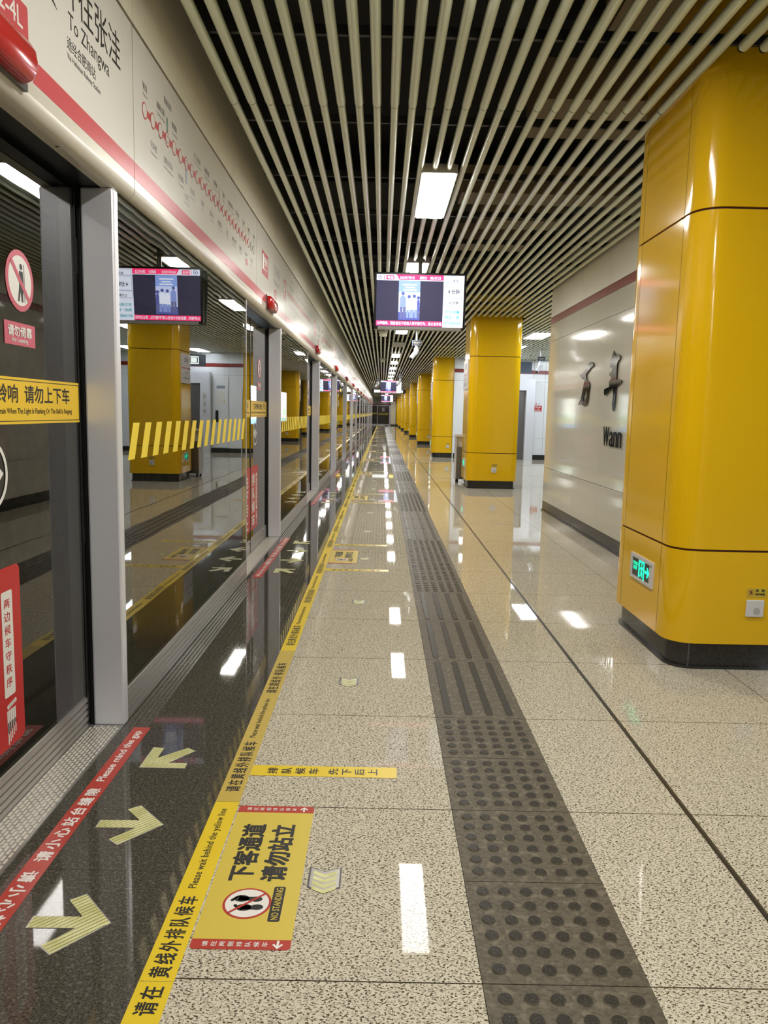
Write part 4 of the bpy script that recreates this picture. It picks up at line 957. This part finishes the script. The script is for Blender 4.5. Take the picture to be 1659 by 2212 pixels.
# ================================================================== FLOOR: tactile tiles
TA, TB = 0.265, 0.665
def dot_tile():
    mb = MB(); g = 0.0015
    mb.box(TA + g, TB - g, g, 0.4 - g, -0.02, 0.0005, 'tactile_stone')
    for i in range(6):
        for j in range(6):
            cx, cy = TA + 0.0475 + 0.061 * i, 0.0475 + 0.061 * j
            n_ = 16; a = [(cx + 0.0185 * math.cos(2 * PI * k / n_), cy + 0.0185 * math.sin(2 * PI * k / n_), 0.0005) for k in range(n_)]
            b_ = [(cx + 0.0165 * math.cos(2 * PI * k / n_), cy + 0.0165 * math.sin(2 * PI * k / n_), 0.0045) for k in range(n_)]
            mb.raw(a + b_, [(k, (k + 1) % n_, n_ + (k + 1) % n_, n_ + k) for k in range(n_)], 'tactile_stone', True); mb.raw(b_, [tuple(range(n_))], 'tactile_dot')
    return mb.build('tactile_tile')
def bar_tile():
    mb = MB(); g = 0.0015; L_ = 0.8
    mb.box(TA + g, TB - g, g, L_ - g, -0.02, 0.0005, 'tactile_stone')
    for i in range(4):
        cx = TA + 0.062 + 0.092 * i; pts = []; top = []
        for (cy, a0) in ((0.045, 180), (L_ - 0.045, 0)):
            for k in range(9):
                a = math.radians(a0 + 22.5 * k); pts.append((cx + 0.0175 * math.cos(a), cy + 0.0175 * math.sin(a), 0.0005)); top.append((cx + 0.0145 * math.cos(a), cy + 0.0145 * math.sin(a), 0.0045))
        n_ = len(pts); mb.raw(pts + top, [(k, (k + 1) % n_, n_ + (k + 1) % n_, n_ + k) for k in range(n_)], 'tactile_stone', True); mb.raw(top, [tuple(range(n_))], 'tactile_dot')
    return mb.build('tactile_tile')
dt, bt = dot_tile(), bar_tile(); ud = ub = False
y = 0.45 - 0.0; zone = 0
# pattern: dots 0.85..3.25, bars 3.25..5.65, dots 5.65..8.05 ...
y = -1.55; k = -1; nd_ = nb_ = 0
while y < Y_END - 1:
    for i in range(3):
        yy_ = y + 0.8 * i
        if yy_ + 0.8 < 1.2: continue
        if ub: c = bt.copy(); COL.objects.link(c)
        else: c = bt; ub = True
        c.location = (0, yy_, 0); tag(c, 'ribbed dark tactile tile with four long bars, %s bar tile from the camera' % ordn(nb_), 'tactile tile', 'bar tactile tiles in the guidance strip'); nb_ += 1
    for i in range(6):
        yy_ = y + 2.4 + 0.4 * i
        if yy_ < 0.8 or yy_ > Y_END - 0.6: continue
        if ud: c = dt.copy(); COL.objects.link(c)
        else: c = dt; ud = True
        c.location = (0, yy_, 0); tag(c, 'studded dark tactile tile with round dots, %s dot tile from the camera' % ordn(nd_), 'tactile tile', 'dotted tactile tiles in the guidance strip'); nd_ += 1
    y += 4.8

# ================================================================== FLOOR: tapes and stickers
mX_ = -X
XT0, XT1 = -0.540, -0.458
def tape(y0, y1, m, texts, lb):
    mb = MB(); mb.rect((0, 0, 0.0004), X, Y, XT0, XT1, y0 + 0.001, y1 - 0.001, 0.0008, m); t = mb.build('floor_tape', origin=(XT0, y0, 0)); tag(t, lb, 'tape', 'yellow waiting line tapes')
    lb_ = MB()
    for (s_, a, b, h, bold) in texts:
        lb_.text(s_, (XT0 + 0.041 + h / 2, a, 0.0016), Y, -X, b - a, h, 'ink', bold, sp=1.28 if h > 0.04 else 1.05)
    o_ = lb_.build('lettering', t, origin=(XT0, y0, 0)); return t
def tx_pair(y0):            # Chinese then English, one 0.93 m repeat
    return [('请在黄线外排队候车', y0, y0 + 0.41, 0.050, 0.022), ('Please wait behind the yellow line', y0 + 0.45, y0 + 0.88, 0.030, 0.01)]
tape(1.30, 1.638, 'tape_yellow', [('请在', 1.535, 1.62, 0.050, 0.022)], 'bright yellow floor tape at the bottom edge of the view')
tape(1.638, 2.473, 'tape_yellow', [('黄线外排队候车', 1.650, 1.955, 0.050, 0.022), ('Please wait behind the yellow line', 1.992, 2.425, 0.030, 0.01)], 'bright yellow floor tape beside the no standing sign')
tape(2.473, 4.15, 'tape_yellow_old', tx_pair(2.545) + [('请在黄线外', 3.50, 3.73, 0.050, 0.022), ('排队候车', 3.75, 3.94, 0.050, 0.022)], 'worn dull yellow floor tape starting beyond the no standing sign')
tape(4.15, 7.4, 'tape_yellow', tx_pair(4.25) + tx_pair(5.25) + tx_pair(6.25), 'yellow waiting line tape reaching the second door sign')
tape(7.4, 10.63, 'tape_yellow', tx_pair(7.5) + tx_pair(8.5) + tx_pair(9.5), 'yellow waiting line tape just beyond the second door sign')
tape(10.63, 30.0, 'tape_yellow', sum([tx_pair(10.8 + 1.0 * i) for i in range(10)], []), 'long yellow waiting line tape in the middle distance')
tape(30.0, Y_END - 0.3, 'tape_yellow', tx_pair(31), 'farthest yellow waiting line tape, running to the end gate')

# red mind-the-gap tape
def red_tape():
    mb = MB(); mb.rect((0, 0, 0.0004), X, Y, -1.012, -0.942, -1.0, 0.99, 0.0008, 'tape_red'); t = mb.build('floor_tape', origin=(0, 0, 0))
    lb_ = MB(); h = 0.044; xa = -0.977 + h / 2
    lb_.text('请小心站台缝隙', (xa, 0.02, 0.0016), Y, -X, 0.44, h, 'white_print', 0.03, sp=1.35); lb_.text('Please mind the gap', (-0.977 + 0.019, 0.515, 0.0016), Y, -X, 0.435, 0.038, 'white_print', 0.02)
    lb_.text('请小心站台缝隙', (-0.977 - h / 2, -0.03, 0.0016), -Y, X, 0.44, h, 'white_print', 0.03, sp=1.35); lb_.text('Please mind the gap', (-0.977 - 0.019, -0.515, 0.0016), -Y, X, 0.435, 0.038, 'white_print', 0.02)
    lb_.build('lettering', t); t['category'] = 'tape'; t['group'] = 'red mind the gap tapes'; t['label'] = ''; return t
rt = red_tape()
# arrows: tip at +u
ARW = [(0.105, 0.0), (0.0, 0.115), (-0.035, 0.088), (0.025, 0.022), (-0.10, 0.020), (-0.10, -0.024), (0.025, -0.022), (-0.035, -0.090), (0.0, -0.118)]
DIA = [(-0.085, -0.085), (-0.082, 0.085), (-0.040, 0.080), (-0.042, -0.005), (0.052, 0.085), (0.085, 0.060), (0.010, -0.045), (0.080, -0.045), (0.082, -0.085)]
def arrow(P_, diag):
    out = [(u * 1.035, v * 1.035) for u, v in P_]
    mb = MB(); mb.prism((0, 0, 0.0004), X, Y, out, 0.0006, 'sticker_silver'); mb.prism((0, 0, 0.0010), X, Y, P_, 0.0006, 'glow_sticker')
    t = mb.build('floor_arrow'); lb_ = MB()
    # fine diagonal hatching
    import bisect
    def inside(px, py):
        c = False; n_ = len(P_)
        for i in range(n_):
            x1, y1 = P_[i]; x2, y2 = P_[(i + 1) % n_]
            if (y1 > py) != (y2 > py) and px < (x2 - x1) * (py - y1) / (y2 - y1) + x1: c = not c
        return c
    for d in [k * 0.0125 for k in range(-16, 17)]:
        run = None; N = 140
        for s_ in range(N + 1):
            tt = -0.17 + 0.34 * s_ / N; px, py = (d + tt) * 0.7071, (tt - d) * 0.7071
            ins = inside(px, py)
            if ins and run is None: run = tt
            if (not ins or s_ == N) and run is not None:
                a, b = run, tt
                w_ = 0.0010
                mb2 = [((d + a - w_) * .7071, (a - d + w_) * .7071), ((d + a + w_) * .7071, (a - d - w_) * .7071), ((d + b + w_) * .7071, (b - d - w_) * .7071), ((d + b - w_) * .7071, (b - d + w_) * .7071)]
                if b - a > 0.004: lb_.raw([(u, v, 0.00175) for u, v in mb2], [(0, 1, 2, 3)], 'sticker_edge')
                run = None
    lb_.build('hatching', t); t['category'] = 'floor sticker'; t['group'] = 'luminous arrows on the dark floor strip'; t['label'] = ''; return t
ar, dg1, dg2 = arrow(ARW, False), arrow(DIA, True), arrow([(u, -v) for u, v in DIA], True)
# no standing sign, local coordinates about its centre (0,0)
def sign_sticker():
    x0, x1, y0, y1 = -0.126, 0.126, -0.350, 0.350
    mb = MB(); mb.rect((0, 0, 0.0004), X, Y, x0, x1, y0, y1, 0.0008, 'sign_red' if False else 'tape_red', r=0.012); t = mb.build('no_standing_sticker')
    mb = MB(); mb.rect((0, 0, 0.0012), X, Y, x0, x1, y0 + 0.036, y1 - 0.044, 0.0004, 'sign_yellow'); mb.build('yellow_field', t)
    z = 0.0018; lb_ = MB()
    lb_.text('下客通道', (-0.018, -0.068, z), Y, -X, 0.298, 0.070, 'ink', 0.042); lb_.text('请勿站立', (0.076, -0.068, z), Y, -X, 0.298, 0.070, 'ink', 0.042)
    lb_.rect((0, 0, 0.0016), X, Y, 0.053, 0.085, -0.245, -0.095, 0.0004, 'ink', r=0.006); lb_.text('NO STANDING', (0.079, -0.238, 0.0022), Y, -X, 0.136, 0.019, 'sign_yellow', 0.01)
    up_ = [(c, 0.062) for c in ()]
    for (bar, dirn) in ((y1 - 0.022, 1), (y0 + 0.018, -1)):
        for i, ch in enumerate('请在两侧排队候车'):
            lb_.text(ch, (-0.098 + i * 0.0215 + 0.016, bar - 0.010, z), Y, -X, 0.020, 0.016, 'white_print', 0.01, fit=False)
        cx = 0.093
        lb_.prism((0, 0, z), X, Y, [(cx, bar + dirn * 0.016), (cx - 0.014, bar), (cx - 0.009, bar - dirn * 0.003), (cx - 0.003, bar + dirn * 0.004), (cx - 0.003, bar - dirn * 0.015), (cx + 0.003, bar - dirn * 0.015), (cx + 0.003, bar + dirn * 0.004), (cx + 0.009, bar - dirn * 0.003), (cx + 0.014, bar)], 0.0002, 'white_print')
    lb_.build('lettering', t)
    mb = MB(); c = (-0.012, -0.170); mb.disc((0, 0, 0.0016), X, Y, c[0], c[1], 0.066, 0.0003, 'tape_red', 40); mb.disc((0, 0, 0.0020), X, Y, c[0], c[1], 0.059, 0.0003, 'white_print', 40)
    for s_, dx in ((1, 0.004), (-1, 0.016)):
        yb = c[1] + s_ * 0.019
        mb.disc((0, 0, 0.0024), X, Y, c[0] - 0.022 + dx, yb, 0.021, 0.0002, 'ink', 20, ry=0.0145); mb.disc((0, 0, 0.00242), X, Y, c[0] + 0.020 + dx * 0.6, yb - s_ * 0.002, 0.017, 0.0002, 'ink', 18, ry=0.0115)
        mb.prism((0, 0, 0.0024), X, Y, [(c[0] - 0.03 + dx, yb - 0.009), (c[0] + 0.022 + dx, yb - 0.008), (c[0] + 0.022 + dx, yb + 0.007), (c[0] - 0.03 + dx, yb + 0.010)], 0.0002, 'ink')
        for q_ in range(5): mb.disc((0, 0, 0.0024), X, Y, c[0] - 0.046 + dx + q_ * 0.002 + (q_ ** 2) * 0.0006, yb - s_ * 0.008 + s_ * q_ * 0.0048, 0.0052 - q_ * 0.0006, 0.0002, 'ink', 10)
    mb.prism((0, 0, 0.0028), X, Y, [(c[0] - 0.046, c[1] - 0.040), (c[0] - 0.041, c[1] - 0.045), (c[0] + 0.046, c[1] + 0.038), (c[0] + 0.041, c[1] + 0.043)], 0.0002, 'tape_red'); mb.build('no_feet_symbol', t)
    t['category'] = 'floor sticker'; t['group'] = 'no standing stickers before the doors'; t['label'] = ''; return t
sg0 = sign_sticker()
# queue tape
mb = MB(); mb.rect((0, 0, 0.0004), X, Y, -0.457, 0.083, -0.041, 0.041, 0.0008, 'tape_yellow', r=0.006); qt = mb.build('queue_tape'); lb_ = MB()
for i, ch in enumerate('排队候车'): lb_.text(ch, (-0.395 + i * 0.051 + 0.036, -0.026, 0.0018), Y, -X, 0.050, 0.040, 'ink', 0.02, fit=False)
for i, ch in enumerate('先下后上'): lb_.text(ch, (-0.170 + i * 0.049 + 0.036, -0.026, 0.0018), Y, -X, 0.050, 0.040, 'ink', 0.02, fit=False)
lb_.build('lettering', qt); qt['category'] = 'tape'; qt['group'] = 'short yellow queue tapes'; qt['label'] = ''
# chevron marker
cv = [(-0.042, 0.050), (0, 0.030), (0.042, 0.050), (0.042, -0.040), (0, -0.066), (-0.042, -0.040)]
mb = MB(); mb.prism((0, 0, 0.0004), X, Y, [(u * 1.12, v * 1.10) for u, v in cv], 0.0006, 'sticker_edge'); mb.prism((0, 0, 0.0010), X, Y, cv, 0.0005, 'sticker_silver'); ch0 = mb.build('chevron_marker')
mb = MB()
for k in range(4):
    b = 0.036 - k * 0.024; mb.prism((0, 0, 0.0016), X, Y, [(-0.034, b), (0, b - 0.020), (0.034, b), (0.034, b - 0.016), (0, b - 0.036), (-0.034, b - 0.016)], 0.0003, 'glow_sticker')
mb.build('luminous_chevrons', ch0); ch0['category'] = 'floor sticker'; ch0['group'] = 'luminous chevron markers on the pale floor'; ch0['label'] = ''
def put(src, loc, lb):
    if not src['label']: src['label'] = lb; src.location = loc
    else: dup(src, loc, lb)
for i, yc in enumerate(doors_y):
    k = i - 2
    if k < 0: continue
    dn_ = 'nearest door' if k == 0 else '%s door from the camera' % ordn(k)
    put(rt, (0, yc, 0), 'red mind the gap tape on dark floor before the ' + dn_)
    put(ar, (-0.783, yc - 0.245, 0), 'pale yellow arrow pointing away from the %s, nearer one' % dn_); put(ar, (-0.783, yc + 0.235, 0), 'pale yellow arrow pointing away from the %s, farther one' % dn_)
    put(dg1, (-0.790, yc + 0.715, 0), 'slanting pale yellow arrow at the far side of the ' + dn_)
    if k > 0: put(dg2, (-0.790, yc - 0.715, 0), 'slanting pale yellow arrow at the near side of the ' + dn_)
    put(sg0, (-0.326, yc + 0.015 - 0.02 * (k == 1), 0), 'yellow no standing floor sticker before the ' + dn_)
    put(qt, (0, yc + 0.625, 0), 'yellow queue tape beyond the no standing sticker at the ' + dn_)
    if k > 0: put(qt, (0, yc - 0.625, 0), 'yellow queue tape nearer than the sticker at the ' + dn_)
y = 2.05; k = 0
while y < 45:
    put(ch0, (-0.136, y, 0), 'small luminous chevron marker on pale floor, %s from the camera' % ordn(k)); y += 1.63; k += 1
